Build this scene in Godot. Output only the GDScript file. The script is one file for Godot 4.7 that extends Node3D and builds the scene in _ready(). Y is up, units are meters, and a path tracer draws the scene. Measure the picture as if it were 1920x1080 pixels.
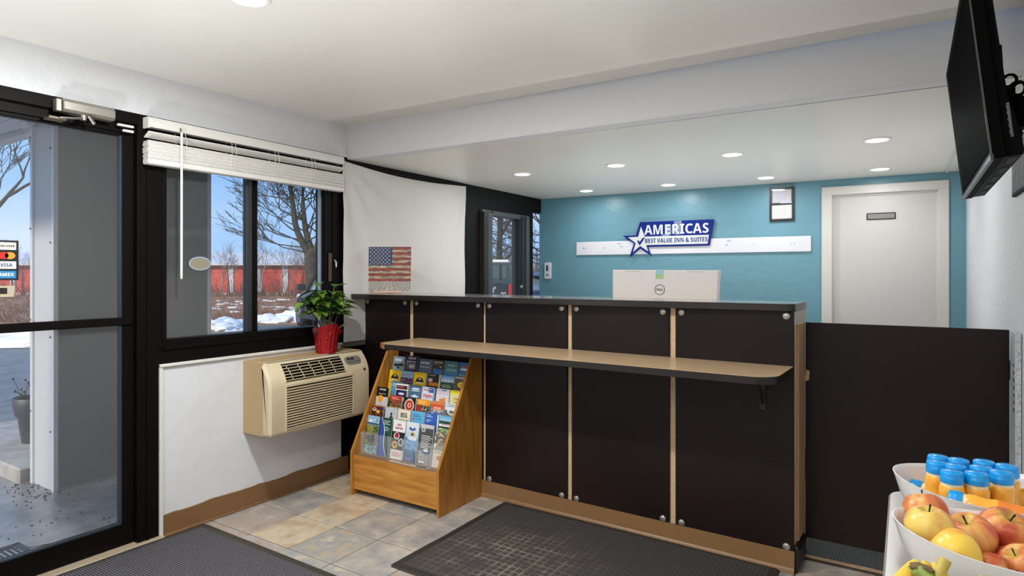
extends Node3D

const YAW := 0.564672          # the camera looks this far left of straight ahead
const EYE := Vector3(3.2241, 1.35, 0.0)

# ---------------------------------------------------------------- mesh builder
class MB:
	var v := PackedVector3Array()
	var n := PackedVector3Array()
	var t := PackedVector2Array()
	var c := PackedColorArray()
	var col := Color(1, 1, 1)
	var xf := Transform3D()
	var uv2 := false

	func put(a: Vector3, na: Vector3, ua: Vector2) -> void:
		v.append(xf * a)
		n.append((xf.basis * na).normalized())
		t.append(ua)
		c.append(col)

	func tri(a: Vector3, b: Vector3, d: Vector3, na: Vector3, nb: Vector3, nd: Vector3, ua: Vector2, ub: Vector2, ud: Vector2) -> void:
		put(a, na, ua)
		if (b - a).cross(d - a).dot(na + nb + nd) > 0.0:
			put(d, nd, ud)
			put(b, nb, ub)
		else:
			put(b, nb, ub)
			put(d, nd, ud)

	func uvof(p: Vector3, k: Vector3) -> Vector2:
		var a := k.abs()
		if a.y >= a.x and a.y >= a.z:
			return Vector2(p.x, p.z)
		if a.x >= a.z:
			return Vector2(p.z, -p.y)
		return Vector2(p.x, -p.y)

	func face(p: Array, k: Vector3) -> void:
		for i in range(1, p.size() - 1):
			tri(p[0], p[i], p[i + 1], k, k, k, uvof(p[0], k), uvof(p[i], k), uvof(p[i + 1], k))

	func quad(a: Vector3, b: Vector3, d: Vector3, e: Vector3, k: Vector3, u0 := Vector2(0, 0), u1 := Vector2(1, 1)) -> void:
		# a = top left, b = top right, d = bottom right, e = bottom left
		tri(a, b, d, k, k, k, u0, Vector2(u1.x, u0.y), u1)
		tri(a, d, e, k, k, k, u0, u1, Vector2(u0.x, u1.y))

	func box(o: Vector3, s: Vector3, b := 0.0) -> void:
		var h := s * 0.5
		b = minf(b, minf(h.x, minf(h.y, h.z)) * 0.9)
		var g := h - Vector3(b, b, b)
		for sx in [-1.0, 1.0]:
			face([o + Vector3(sx * h.x, -g.y, -g.z), o + Vector3(sx * h.x, g.y, -g.z), o + Vector3(sx * h.x, g.y, g.z), o + Vector3(sx * h.x, -g.y, g.z)], Vector3(sx, 0, 0))
			face([o + Vector3(-g.x, sx * h.y, -g.z), o + Vector3(g.x, sx * h.y, -g.z), o + Vector3(g.x, sx * h.y, g.z), o + Vector3(-g.x, sx * h.y, g.z)], Vector3(0, sx, 0))
			face([o + Vector3(-g.x, -g.y, sx * h.z), o + Vector3(g.x, -g.y, sx * h.z), o + Vector3(g.x, g.y, sx * h.z), o + Vector3(-g.x, g.y, sx * h.z)], Vector3(0, 0, sx))
		if b <= 0.0:
			return
		for sx in [-1.0, 1.0]:
			for sy in [-1.0, 1.0]:
				face([o + Vector3(sx * h.x, sy * g.y, -g.z), o + Vector3(sx * h.x, sy * g.y, g.z), o + Vector3(sx * g.x, sy * h.y, g.z), o + Vector3(sx * g.x, sy * h.y, -g.z)], Vector3(sx, sy, 0).normalized())
				face([o + Vector3(sx * h.x, -g.y, sy * g.z), o + Vector3(sx * h.x, g.y, sy * g.z), o + Vector3(sx * g.x, g.y, sy * h.z), o + Vector3(sx * g.x, -g.y, sy * h.z)], Vector3(sx, 0, sy).normalized())
				face([o + Vector3(-g.x, sx * h.y, sy * g.z), o + Vector3(g.x, sx * h.y, sy * g.z), o + Vector3(g.x, sx * g.y, sy * h.z), o + Vector3(-g.x, sx * g.y, sy * h.z)], Vector3(0, sx, sy).normalized())
				for sz in [-1.0, 1.0]:
					face([o + Vector3(sx * h.x, sy * g.y, sz * g.z), o + Vector3(sx * g.x, sy * h.y, sz * g.z), o + Vector3(sx * g.x, sy * g.y, sz * h.z)], Vector3(sx, sy, sz).normalized())

	func slab(x0: float, x1: float, y0: float, y1: float, z0: float, z1: float, b := 0.0) -> void:
		box(Vector3(x0 + x1, y0 + y1, z0 + z1) * 0.5, Vector3(absf(x1 - x0), absf(y1 - y0), absf(z1 - z0)), b)

	func prism(poly: PackedVector2Array, z0: float, z1: float, b := 0.0, smooth := false) -> void:
		var p := poly.duplicate()
		if Geometry2D.is_polygon_clockwise(p):
			p.reverse()
		var m := p.size()
		var area := 0.0
		for i in m:
			area += p[i].cross(p[(i + 1) % m])
		if area < 0:
			p.reverse()
		var nor := PackedVector2Array()
		var ins := PackedVector2Array()
		for i in m:
			var e := (p[(i + 1) % m] - p[i]).normalized()
			nor.append(Vector2(e.y, -e.x))
		for i in m:
			var k := nor[i] + nor[(i + m - 1) % m]
			ins.append(p[i] - k / maxf(0.3, k.length_squared() * 0.5) * b)
		var idx := Geometry2D.triangulate_polygon(p)
		for s in [-1.0, 1.0]:
			var zc := z1 if s > 0 else z0
			for i in range(0, idx.size(), 3):
				var q := []
				for j in 3:
					q.append(Vector3(ins[idx[i + j]].x, ins[idx[i + j]].y, zc))
				face(q, Vector3(0, 0, s))
			if b > 0.0:
				for i in m:
					var j := (i + 1) % m
					var zi: float = zc - s * b
					var k := (Vector3(nor[i].x, nor[i].y, 0) + Vector3(0, 0, s)).normalized()
					face([Vector3(ins[i].x, ins[i].y, zc), Vector3(ins[j].x, ins[j].y, zc), Vector3(p[j].x, p[j].y, zi), Vector3(p[i].x, p[i].y, zi)], k)
		var d := b if z1 > z0 else -b
		for i in m:
			var j := (i + 1) % m
			var ni := nor[i]
			var nj := nor[i]
			if smooth:
				ni = nor[i] if nor[i].dot(nor[(i + m - 1) % m]) < 0.7 else (nor[i] + nor[(i + m - 1) % m]).normalized()
				nj = nor[i] if nor[i].dot(nor[j]) < 0.7 else (nor[i] + nor[j]).normalized()
			var a3 := Vector3(ni.x, ni.y, 0)
			var b3 := Vector3(nj.x, nj.y, 0)
			var p0 := Vector3(p[i].x, p[i].y, z0 + d)
			var p1 := Vector3(p[j].x, p[j].y, z0 + d)
			var p2 := Vector3(p[j].x, p[j].y, z1 - d)
			var p3 := Vector3(p[i].x, p[i].y, z1 - d)
			tri(p0, p1, p2, a3, b3, b3, uvof(p0, a3), uvof(p1, a3), uvof(p2, a3))
			tri(p0, p2, p3, a3, b3, a3, uvof(p0, a3), uvof(p2, a3), uvof(p3, a3))

	func grid(rows: Array, wrap: bool, out := Vector3.ZERO, cols: Array = []) -> void:
		var h := rows.size()
		var w: int = rows[0].size()
		var nn := []
		# a wrapped surface is turned the way its widest ring faces
		var sgn := 1.0
		if wrap and out == Vector3.ZERO:
			var best := -1.0
			for i in range(1, maxi(2, h - 1)):
				var mid := Vector3.ZERO
				for p in rows[i]:
					mid += p
				mid /= w
				var acc := 0.0
				var wide := 0.0
				for j in w:
					var du: Vector3 = rows[i][(j + 1) % w] - rows[i][(j + w - 1) % w]
					var dv: Vector3 = rows[mini(i + 1, h - 1)][j] - rows[maxi(i - 1, 0)][j]
					acc += du.cross(dv).normalized().dot(rows[i][j] - mid)
					wide += (rows[i][j] - mid).length()
				if wide > best:
					best = wide
					sgn = -1.0 if acc < 0.0 else 1.0
		for i in h:
			var r := PackedVector3Array()
			for j in w:
				var du: Vector3 = (rows[i][(j + 1) % w] - rows[i][(j + w - 1) % w]) if wrap else rows[i][mini(j + 1, w - 1)] - rows[i][maxi(j - 1, 0)]
				var dv: Vector3 = rows[mini(i + 1, h - 1)][j] - rows[maxi(i - 1, 0)][j]
				var k := du.cross(dv).normalized()
				if out != Vector3.ZERO:
					k = -k if k.dot(out) < 0.0 else k
				else:
					k *= sgn
				r.append(k)
			nn.append(r)
		var last := w if wrap else w - 1
		for i in h - 1:
			for j in last:
				var j2 := (j + 1) % w
				var u0 := float(j) / last
				var u1 := float(j + 1) / last
				var v0 := float(i) / (h - 1)
				var v1 := float(i + 1) / (h - 1)
				if cols.size():
					ctri(rows[i][j], rows[i][j2], rows[i + 1][j2], nn[i][j], nn[i][j2], nn[i + 1][j2], cols[i][j], cols[i][j2], cols[i + 1][j2])
					ctri(rows[i][j], rows[i + 1][j2], rows[i + 1][j], nn[i][j], nn[i + 1][j2], nn[i + 1][j], cols[i][j], cols[i + 1][j2], cols[i + 1][j])
				else:
					tri(rows[i][j], rows[i][j2], rows[i + 1][j2], nn[i][j], nn[i][j2], nn[i + 1][j2], Vector2(u0, v0), Vector2(u1, v0), Vector2(u1, v1))
					tri(rows[i][j], rows[i + 1][j2], rows[i + 1][j], nn[i][j], nn[i + 1][j2], nn[i + 1][j], Vector2(u0, v0), Vector2(u1, v1), Vector2(u0, v1))

	func ctri(a: Vector3, b: Vector3, d: Vector3, na: Vector3, nb: Vector3, nd: Vector3, ca: Color, cb: Color, cd: Color) -> void:
		var flip := (b - a).cross(d - a).dot(na + nb + nd) > 0.0
		col = ca
		put(a, na, Vector2.ZERO)
		col = cd if flip else cb
		put(d if flip else b, nd if flip else nb, Vector2.ZERO)
		col = cb if flip else cd
		put(b if flip else d, nb if flip else nd, Vector2.ZERO)

	func lathe(prof: Array, seg := 24, sx := 1.0, sz := 1.0) -> void:
		# profile (radius, height) from the bottom centre up the outside to the top centre
		var m := prof.size() - 1
		var sn := []
		for i in m:
			var e: Vector2 = (prof[i + 1] - prof[i]).normalized()
			sn.append(Vector2(e.y, -e.x))
		for i in m:
			var n0: Vector2 = sn[i]
			var n1: Vector2 = sn[i]
			if i > 0 and sn[i].dot(sn[i - 1]) > 0.6:
				n0 = (sn[i] + sn[i - 1]).normalized()
			if i < m - 1 and sn[i].dot(sn[i + 1]) > 0.6:
				n1 = (sn[i] + sn[i + 1]).normalized()
			for j in seg:
				var a := TAU * j / seg
				var b := TAU * (j + 1) / seg
				var da := Vector3(cos(a) * sx, 0, sin(a) * sz)
				var db := Vector3(cos(b) * sx, 0, sin(b) * sz)
				var ea := Vector3(cos(a) / sx, 0, sin(a) / sz)
				var eb := Vector3(cos(b) / sx, 0, sin(b) / sz)
				var p: Vector2 = prof[i]
				var q: Vector2 = prof[i + 1]
				var up := Vector3.UP
				var A := da * p.x + up * p.y
				var B := db * p.x + up * p.y
				var D := db * q.x + up * q.y
				var E := da * q.x + up * q.y
				var u0 := float(j) / seg
				var u1 := float(j + 1) / seg
				if p.x > 1e-6:
					tri(A, B, D, ea * n0.x + up * n0.y, eb * n0.x + up * n0.y, eb * n1.x + up * n1.y, Vector2(u0, p.y), Vector2(u1, p.y), Vector2(u1, q.y))
				if q.x > 1e-6:
					tri(A, D, E, ea * n0.x + up * n0.y, eb * n1.x + up * n1.y, ea * n1.x + up * n1.y, Vector2(u0, p.y), Vector2(u1, q.y), Vector2(u0, q.y))

	func tube(pts: Array, rad: Array, sides := 8, caps := true) -> void:
		var m := pts.size()
		var rings := []
		var dir: Vector3 = (pts[1] - pts[0]).normalized()
		var side := dir.cross(Vector3.UP if absf(dir.y) < 0.9 else Vector3.RIGHT).normalized()
		for i in m:
			var d2: Vector3 = (pts[mini(i + 1, m - 1)] - pts[maxi(i - 1, 0)]).normalized()
			side = (side - d2 * side.dot(d2)).normalized()
			var up2 := d2.cross(side)
			var r := PackedVector3Array()
			var nr := PackedVector3Array()
			var rr: float = rad[mini(i, rad.size() - 1)]
			for j in sides:
				var a := TAU * j / sides
				var k := side * cos(a) + up2 * sin(a)
				r.append(pts[i] + k * rr)
				nr.append(k)
			rings.append([r, nr])
		for i in m - 1:
			for j in sides:
				var j2 := (j + 1) % sides
				var A: PackedVector3Array = rings[i][0]
				var B: PackedVector3Array = rings[i + 1][0]
				var P: PackedVector3Array = rings[i][1]
				var Q: PackedVector3Array = rings[i + 1][1]
				tri(A[j], A[j2], B[j2], P[j], P[j2], Q[j2], Vector2(j, i), Vector2(j + 1, i), Vector2(j + 1, i + 1))
				tri(A[j], B[j2], B[j], P[j], Q[j2], Q[j], Vector2(j, i), Vector2(j + 1, i + 1), Vector2(j, i + 1))
		if caps:
			face(Array(rings[0][0]), (pts[0] - pts[1]).normalized())
			face(Array(rings[m - 1][0]), (pts[m - 1] - pts[m - 2]).normalized())

	func loft(rings: Array) -> void:
		grid(rings, true)
		var m := rings.size()
		var mids := []
		for k in [0, 1, m - 2, m - 1]:
			var s := Vector3.ZERO
			for p in rings[k]:
				s += p
			mids.append(s / rings[k].size())
		face(Array(rings[0]), (mids[0] - mids[1]).normalized())
		face(Array(rings[m - 1]), (mids[3] - mids[2]).normalized())

	func blob(o: Vector3, r: Vector3, rough: float, sd: int, flat_base := false, seg := 18) -> void:
		var f := FastNoiseLite.new()
		f.seed = sd
		f.frequency = 0.9
		var rows := []
		for i in seg / 2 + 1:
			var row := PackedVector3Array()
			var th := PI * i / (seg / 2)
			for j in seg:
				var ph := TAU * j / seg
				var d := Vector3(sin(th) * cos(ph), cos(th), sin(th) * sin(ph))
				var k := 1.0 + rough * f.get_noise_3d(d.x * 1.7, d.y * 1.7, d.z * 1.7) * 2.0
				var p := o + d * r * k
				if flat_base:
					p.y = maxf(p.y, o.y)
				row.append(p)
			rows.append(row)
		grid(rows, true)

	func mesh() -> ArrayMesh:
		var a := []
		a.resize(Mesh.ARRAY_MAX)
		a[Mesh.ARRAY_VERTEX] = v
		a[Mesh.ARRAY_NORMAL] = n
		a[Mesh.ARRAY_TEX_UV] = t
		a[Mesh.ARRAY_COLOR] = c
		if uv2:
			a[Mesh.ARRAY_TEX_UV2] = t
		var m := ArrayMesh.new()
		m.add_surface_from_arrays(Mesh.PRIMITIVE_TRIANGLES, a)
		return m

# ---------------------------------------------------------------- naming helpers
var used := {}
var mats := {}

func mb(x := Transform3D()) -> MB:
	var m := MB.new()
	m.xf = x
	return m

func numbered(called: String) -> String:
	var k: int = used.get(called, 0)
	used[called] = k + 1
	return called if k == 0 else "%s_%03d" % [called, k]

func tag(o: Node3D, label: String, category: String, group := "", kind := "") -> Node3D:
	o.set_meta("label", label)
	if category:
		o.set_meta("category", category)
	if group:
		o.set_meta("group", group)
	if kind:
		o.set_meta("kind", kind)
	return o

func thing(called: String, label: String, category: String, at := Vector3.ZERO, turn := 0.0, group := "") -> Node3D:
	var o := Node3D.new()
	o.name = numbered(called)
	add_child(o, true)
	o.position = at
	o.rotation.y = turn
	return tag(o, label, category, group)

func part(parent: Node3D, called: String, m: Variant, mat: Material, label := "") -> MeshInstance3D:
	var o := MeshInstance3D.new()
	o.name = called
	o.mesh = m.mesh() if m is MB else m
	o.material_override = mat
	parent.add_child(o, true)
	if label:
		o.set_meta("label", label)
	return o

func solo(called: String, label: String, category: String, m: Variant, mat: Material, at := Vector3.ZERO, turn := 0.0, group := "") -> MeshInstance3D:
	var o := part(self, numbered(called), m, mat)
	o.position = at
	o.rotation.y = turn
	tag(o, label, category, group)
	return o

func struct(called: String, label: String, at := Vector3.ZERO, turn := 0.0) -> Node3D:
	var o := Node3D.new()
	o.name = called
	add_child(o, true)
	o.position = at
	o.rotation.y = turn
	o.set_meta("kind", "structure")
	o.set_meta("label", label)
	return o

func C(h: String) -> Color:
	return Color.html(h)

func M(h: String, rough := 0.6, metal := 0.0, spec := 0.5) -> StandardMaterial3D:
	var key := "%s %s %s %s" % [h, rough, metal, spec]
	if not mats.has(key):
		var m := StandardMaterial3D.new()
		m.albedo_color = C(h)
		m.roughness = rough
		m.metallic = metal
		m.metallic_specular = spec
		mats[key] = m
	return mats[key]

func noise(freq: float, sd: int, ramp: Array = [], size := 256, normal := false, oct := 4, bump := 4.0) -> NoiseTexture2D:
	var f := FastNoiseLite.new()
	f.seed = sd
	f.frequency = freq
	f.fractal_octaves = oct
	var t := NoiseTexture2D.new()
	t.width = size
	t.height = size
	t.seamless = true
	t.noise = f
	if normal:
		t.as_normal_map = true
		t.bump_strength = bump
	if ramp.size():
		var g := Gradient.new()
		var off := PackedFloat32Array()
		var cc := PackedColorArray()
		for i in ramp.size():
			off.append(float(i) / (ramp.size() - 1))
			cc.append(C(ramp[i]))
		g.offsets = off
		g.colors = cc
		t.color_ramp = g
	return t

func tex_mat(t: Texture2D, scale: Vector3, rough: float, tri := true, height: Texture2D = null, hs := 0.0) -> StandardMaterial3D:
	var m := StandardMaterial3D.new()
	m.albedo_texture = t
	m.roughness = rough
	m.uv1_scale = scale
	m.uv1_triplanar = tri
	m.uv1_world_triplanar = tri
	if height:
		m.heightmap_enabled = true
		m.heightmap_texture = height
		m.heightmap_scale = hs
	return m

func paint(h: String, rough: float, relief: Texture2D, per_metre: float, hs: float) -> StandardMaterial3D:
	var m := StandardMaterial3D.new()
	m.albedo_color = C(h)
	m.roughness = rough
	m.uv1_triplanar = true
	m.uv1_world_triplanar = true
	m.uv1_scale = Vector3.ONE * per_metre
	m.heightmap_enabled = hs > 0.0
	m.heightmap_texture = relief
	m.heightmap_scale = hs
	return m

func glass(h := "ffffff", alpha := 0.06) -> StandardMaterial3D:
	var m := StandardMaterial3D.new()
	m.albedo_color = Color(C(h), alpha)
	m.transparency = BaseMaterial3D.TRANSPARENCY_ALPHA
	m.roughness = 0.02
	m.metallic_specular = 0.2
	return m

var fonts := {}
func letters(parent: Node3D, s: String, h: float, at: Vector3, mat: Material, turn := 0.0, bold := true, serif := false, wide := 1.0, tilt := 0.0, align := HORIZONTAL_ALIGNMENT_CENTER) -> MeshInstance3D:
	var key := "%s%s" % [bold, serif]
	if not fonts.has(key):
		var f := SystemFont.new()
		f.font_names = PackedStringArray(["Droid Serif" if serif else "Droid Sans"])
		f.font_weight = 700 if bold else 400
		fonts[key] = f
	var t := TextMesh.new()
	t.text = s
	t.font = fonts[key]
	t.font_size = 48
	t.pixel_size = h / 34.3     # h is the height of a capital
	t.depth = 0.0012
	t.curve_step = 1.5
	t.horizontal_alignment = align
	t.vertical_alignment = VERTICAL_ALIGNMENT_CENTER
	var o := part(parent, "lettering", t, mat)
	o.position = at
	o.rotation = Vector3(tilt, turn, 0)
	o.scale = Vector3(wide, 1, 1)
	return o

func rrect(w: float, h: float, r: float, seg := 5, o := Vector2.ZERO) -> PackedVector2Array:
	var p := PackedVector2Array()
	for k in 4:
		var cc := Vector2((w / 2 - r) * [1, -1, -1, 1][k], (h / 2 - r) * [1, 1, -1, -1][k])
		for i in seg + 1:
			var a := PI / 2 * (k + float(i) / seg)
			p.append(o + cc + Vector2(cos(a), sin(a)) * r)
	return p

func oval(rx: float, ry: float, seg := 24, o := Vector2.ZERO) -> PackedVector2Array:
	var p := PackedVector2Array()
	for i in seg:
		p.append(o + Vector2(cos(TAU * i / seg) * rx, sin(TAU * i / seg) * ry))
	return p

func P2(a: Array) -> PackedVector2Array:
	var p := PackedVector2Array()
	for i in range(0, a.size(), 2):
		p.append(Vector2(a[i], a[i + 1]))
	return p

func outside(lat: float, y: float, dist: float) -> Vector3:
	# a place on the lot: so far to the side and so far away along the line of the road
	var f := Vector3(-sin(YAW), 0, -cos(YAW))
	var r := Vector3(cos(YAW), 0, -sin(YAW))
	return Vector3(EYE.x, y, EYE.z) + f * dist + r * lat

const LYING := Basis(Vector3(1, 0, 0), Vector3(0, 0, -1), Vector3(0, 1, 0))   # polygon x, y -> world x, -z; extrusion upwards

# ---------------------------------------------------------------- set-up
func _ready() -> void:
	var cam := Camera3D.new()
	cam.name = "camera"
	add_child(cam)
	cam.position = EYE
	cam.rotation.y = YAW
	cam.near = 0.05
	cam.far = 300.0
	cam.projection = Camera3D.PROJECTION_FRUSTUM
	cam.size = 0.05 * 1080.0 / 1165.0
	cam.frustum_offset = Vector2(0, -0.05 * 26.0 / 1165.0)
	cam.current = true
	var we := WorldEnvironment.new()
	we.name = "environment"
	var e := Environment.new()
	e.tonemap_mode = Environment.TONE_MAPPER_LINEAR
	e.tonemap_exposure = 1.0
	e.sdfgi_enabled = true
	e.ssao_enabled = true
	e.ssil_enabled = true
	e.background_mode = Environment.BG_SKY
	var ps := PanoramaSkyMaterial.new()
	ps.panorama = sky_picture()
	var sky := Sky.new()
	sky.sky_material = ps
	e.sky = sky
	e.background_energy_multiplier = 1.2
	we.environment = e
	add_child(we)
	var sun := DirectionalLight3D.new()
	sun.name = "sun"
	sun.light_color = C("fff1dc")
	sun.light_energy = 1.15
	sun.light_angular_distance = 6.0
	sun.shadow_enabled = true
	sun.look_at_from_position(Vector3.ZERO, Vector3(0.0, -0.5, -0.86))
	add_child(sun)
	room()
	entrance()
	window_and_blinds()
	rear_openings()
	back_wall_things()
	ceiling_lights()
	added_uplights()
	counter()
	air_conditioner()
	brochure_rack()
	plant()
	mats_on_floor()
	television()
	fruit_table()
	grounds()
	vehicles()
	trees()

const LAMP_ENERGY := 0.70
const ADDED_FILL_ENERGY := 3.05

func sky_picture() -> ImageTexture:
	var im := Image.create(512, 256, false, Image.FORMAT_RGBAF)
	var f := FastNoiseLite.new()
	f.seed = 11
	f.frequency = 1.1
	f.fractal_octaves = 5
	for j in 256:
		var el := PI * (0.5 - (j + 0.5) / 256.0)
		var up := clampf(sin(el), 0.0, 1.0)
		var base := Color(0.38, 0.58, 0.84).lerp(Color(0.10, 0.34, 0.80), pow(up, 0.45))
		for i in 512:
			var az := TAU * (i + 0.5) / 512.0
			var d := Vector3(cos(el) * sin(az), sin(el) * 2.6, cos(el) * cos(az))
			var k := smoothstep(0.02, 0.5, f.get_noise_3d(d.x * 1.6, d.y * 1.6, d.z * 1.6) + 0.08)
			var cc := base.lerp(Color(0.72, 0.78, 0.87), k * 0.6)
			if el < 0:
				cc = Color(0.30, 0.31, 0.33)
			im.set_pixel(i, j, Color(cc.r, cc.g, cc.b, 1))
	return ImageTexture.create_from_image(im)

# ---------------------------------------------------------------- the room
var black: StandardMaterial3D
var white_paint: StandardMaterial3D
var beige: StandardMaterial3D
var dark_panel: StandardMaterial3D
var tan_vinyl: StandardMaterial3D
var pane: StandardMaterial3D
var plaster: NoiseTexture2D

func room() -> void:
	plaster = noise(0.02, 3, [], 256, false, 5)
	black = M("0f0c0b", 0.45, 0.0, 0.22)
	white_paint = paint("d9dadd", 0.42, plaster, 1.6, 0.25)
	var ceil_paint := paint("e0ddd6", 0.36, plaster, 0.9, 0.0)
	var right_paint := paint("d2d3d5", 0.5, plaster, 4.0, 0.25)
	beige = tex_mat(noise(0.03, 8, ["c2a57e", "cdb18b", "d4ba96"], 256), Vector3(6, 6, 6), 0.42)
	dark_panel = tex_mat(noise(0.004, 21, ["170e0c", "1c1210", "251814"], 256, false, 2), Vector3(0.7, 0.7, 0.7), 0.36)
	dark_panel.metallic_specular = 0.36
	tan_vinyl = M("7f5d3b", 0.45)
	pane = glass("f2f7fa", 0.03)
	pane.metallic_specular = 0.05
	# floor: grout bed with every tile a piece of its own
	var fl := struct("floor", "slate-look tile floor")
	var m := mb()
	m.slab(-0.02, 3.72, -0.15, -0.003, -6.0, 2.7)
	part(fl, "grout_bed", m, M("5d5448", 0.9))
	var ramps := [["83807f", "979491", "aca399", "c6bbae"], ["98857b", "ab9a8e", "a9a19c", "c9bdae"], ["b39c7e", "c0ae92", "b8aa97", "d2c4aa"], ["83898c", "989b9b", "b0a696", "cabfae"],
		["aa9278", "bca78a", "cbbaa0", "a9a196"], ["8d7c73", "a39286", "b3a799", "979697"], ["b7a286", "afa290", "999896", "cbbca0"]]
	var tile_mats := []
	for k in ramps.size():
		var tm := tex_mat(noise(0.011, 40 + k, ramps[k], 256, false, 7), Vector3(1.9, 1.9, 1.9), 0.34, true, plaster, 0.3)
		tm.uv1_offset = Vector3(k * 0.37, 0, k * 0.21)
		tile_mats.append(tm)
	var tm1 := mb()
	tm1.slab(-0.151, 0.151, -0.012, 0.0, -0.151, 0.151, 0.003)
	var tile_mesh := tm1.mesh()
	var rng := RandomNumberGenerator.new()
	rng.seed = 5
	for i in range(-1, 12):
		for j in range(-3, 12):
			var o := part(fl, "tile", tile_mesh, tile_mats[rng.randi() % 7])
			o.position = Vector3(0.1895 + i * 0.3075, rng.randf_range(-0.0006, 0.0), -2.152 + j * 0.3075)
			if i == -1:
				o.scale.x = 0.12
				o.position.x = 0.017
			elif i == 11:
				o.scale.x = 0.6
				o.position.x = 3.51
	# ceilings and beam
	var ce := struct("ceiling", "glossy off-white plaster ceiling")
	m = mb()
	m.slab(-0.15, 3.75, 2.357, 2.60, -3.0, 2.7)
	m.xf = Transform3D(LYING, Vector3(0, 2.134, 0))
	m.prism(P2([0.0, 3.085, 3.75, 3.155, 3.75, 6.0, 0.0, 6.0]), 0.0, 0.36)
	m.xf = Transform3D()
	m.slab(-0.15, 0.0, 2.134, 2.6, -6.0, -3.0)
	part(ce, "plaster", m, ceil_paint)
	m = mb(Transform3D(Basis(Vector3.UP, -0.0), Vector3.ZERO))
	m.slab(3.482, 3.50, 2.126, 2.134, -5.8, -3.2)
	part(ce, "joint_strip", m, M("d2cfc8", 0.5))
	m = mb(Transform3D(LYING, Vector3(0, 2.1325, 0)))
	m.prism(P2([1.55, 3.107, 3.62, 3.155, 3.62, 3.160, 1.55, 3.111]), 0.0, 0.002)
	part(ce, "seam", m, M("4a463f", 0.8))
	var bm := struct("trim_1", "white ceiling beam across the room above the counter")
	m = mb(Transform3D(LYING, Vector3(0, 2.132, 0)))
	m.prism(P2([0.0, 2.985, 3.62, 3.055, 3.62, 3.152, 0.0, 3.078]), 0.0, 0.30, 0.004)
	part(bm, "beam", m, paint("d6d7da", 0.5, plaster, 1.2, 0.0))
	# left wall
	var wl := struct("wall_left", "left wall with white panel under the window and white fascia")
	m = mb()
	m.slab(-0.15, 0.0, -0.1, 0.875, -3.3, -1.735)
	part(wl, "lower_panel", m, white_paint)
	m = mb()
	m.slab(-0.15, 0.004, 2.147, 2.36, -3.03, 2.6)
	part(wl, "fascia", m, white_paint)
	m = mb()
	m.slab(-0.15, 0.0, -0.1, 2.15, -0.62, 2.6)
	part(wl, "side_panel", m, white_paint)
	m = mb()
	m.slab(-0.15, 0.0, -0.1, 2.14, -4.55, -2.93)
	m.slab(-0.15, 0.0, 1.93, 2.14, -5.477, -4.55)
	m.slab(-0.15, 0.0, -0.1, 1.93, -5.477, -5.345)
	m.slab(-0.15, 0.0, 2.015, 2.14, -5.9, -5.477)
	m.slab(-0.15, 0.0, -0.1, 0.9, -5.9, -5.477)
	part(wl, "black_panel", m, M("110f0d", 0.5, 0.0, 0.3))
	m = mb()
	m.slab(-0.02, 0.012, 0.0, 0.885, -1.735, -1.716, 0.003)
	m.slab(-0.03, 0.016, 0.872, 0.888, -2.93, -1.716, 0.003)
	part(wl, "edge_trim", m, M("d6d4ce", 0.5))
	m = mb()
	m.slab(-0.03, 0.02, 0.855, 0.885, -3.16, -2.93, 0.003)
	part(wl, "sill_rail", m, M("6d675f", 0.4))
	# other walls
	var wb := struct("wall_back", "teal back wall", Vector3(0, 0, -5.658), 0.04277)
	m = mb()
	m.slab(-0.02, 2.70, -0.1, 2.2, -0.15, 0.0)
	m.slab(3.445, 3.80, -0.1, 2.2, -0.15, 0.0)
	m.slab(2.70, 3.445, 2.01, 2.2, -0.15, 0.0)
	part(wb, "plaster", m, paint("6796a5", 0.34, plaster, 2.2, 0.12))
	var wr := struct("wall_right", "light grey textured right wall")
	m = mb()
	m.slab(3.612, 3.75, -0.1, 2.5, -6.0, 2.6)
	part(wr, "plaster", m, right_paint)
	var wf := struct("wall_front", "plain white wall behind the viewer")
	m = mb()
	m.slab(-0.15, 3.75, -0.1, 2.5, 2.5, 2.7)
	part(wf, "plaster", m, white_paint)
	# tan vinyl baseboard with a wavy painted top edge
	var bb := struct("baseboard_left", "tan vinyl baseboard under the window wall")
	var pts := P2([1.735, 0.0])
	pts.append(Vector2(2.99, 0.0))
	var f := FastNoiseLite.new()
	f.frequency = 3.0
	for k in 41:
		var x := 2.99 - k * (2.99 - 1.735) / 40.0
		pts.append(Vector2(x, 0.112 + f.get_noise_1d(x * 2.0) * 0.012))
	m = mb(Transform3D(Basis(Vector3.UP, PI / 2), Vector3.ZERO))
	m.prism(pts, 0.0, 0.008, 0.001)
	m.prism(P2([1.735, 0.0, 2.99, 0.0, 2.99, 0.012, 1.735, 0.012]), 0.0, 0.02, 0.004)
	part(bb, "vinyl_strip", m, tan_vinyl)

# ---------------------------------------------------------------- entrance

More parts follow.
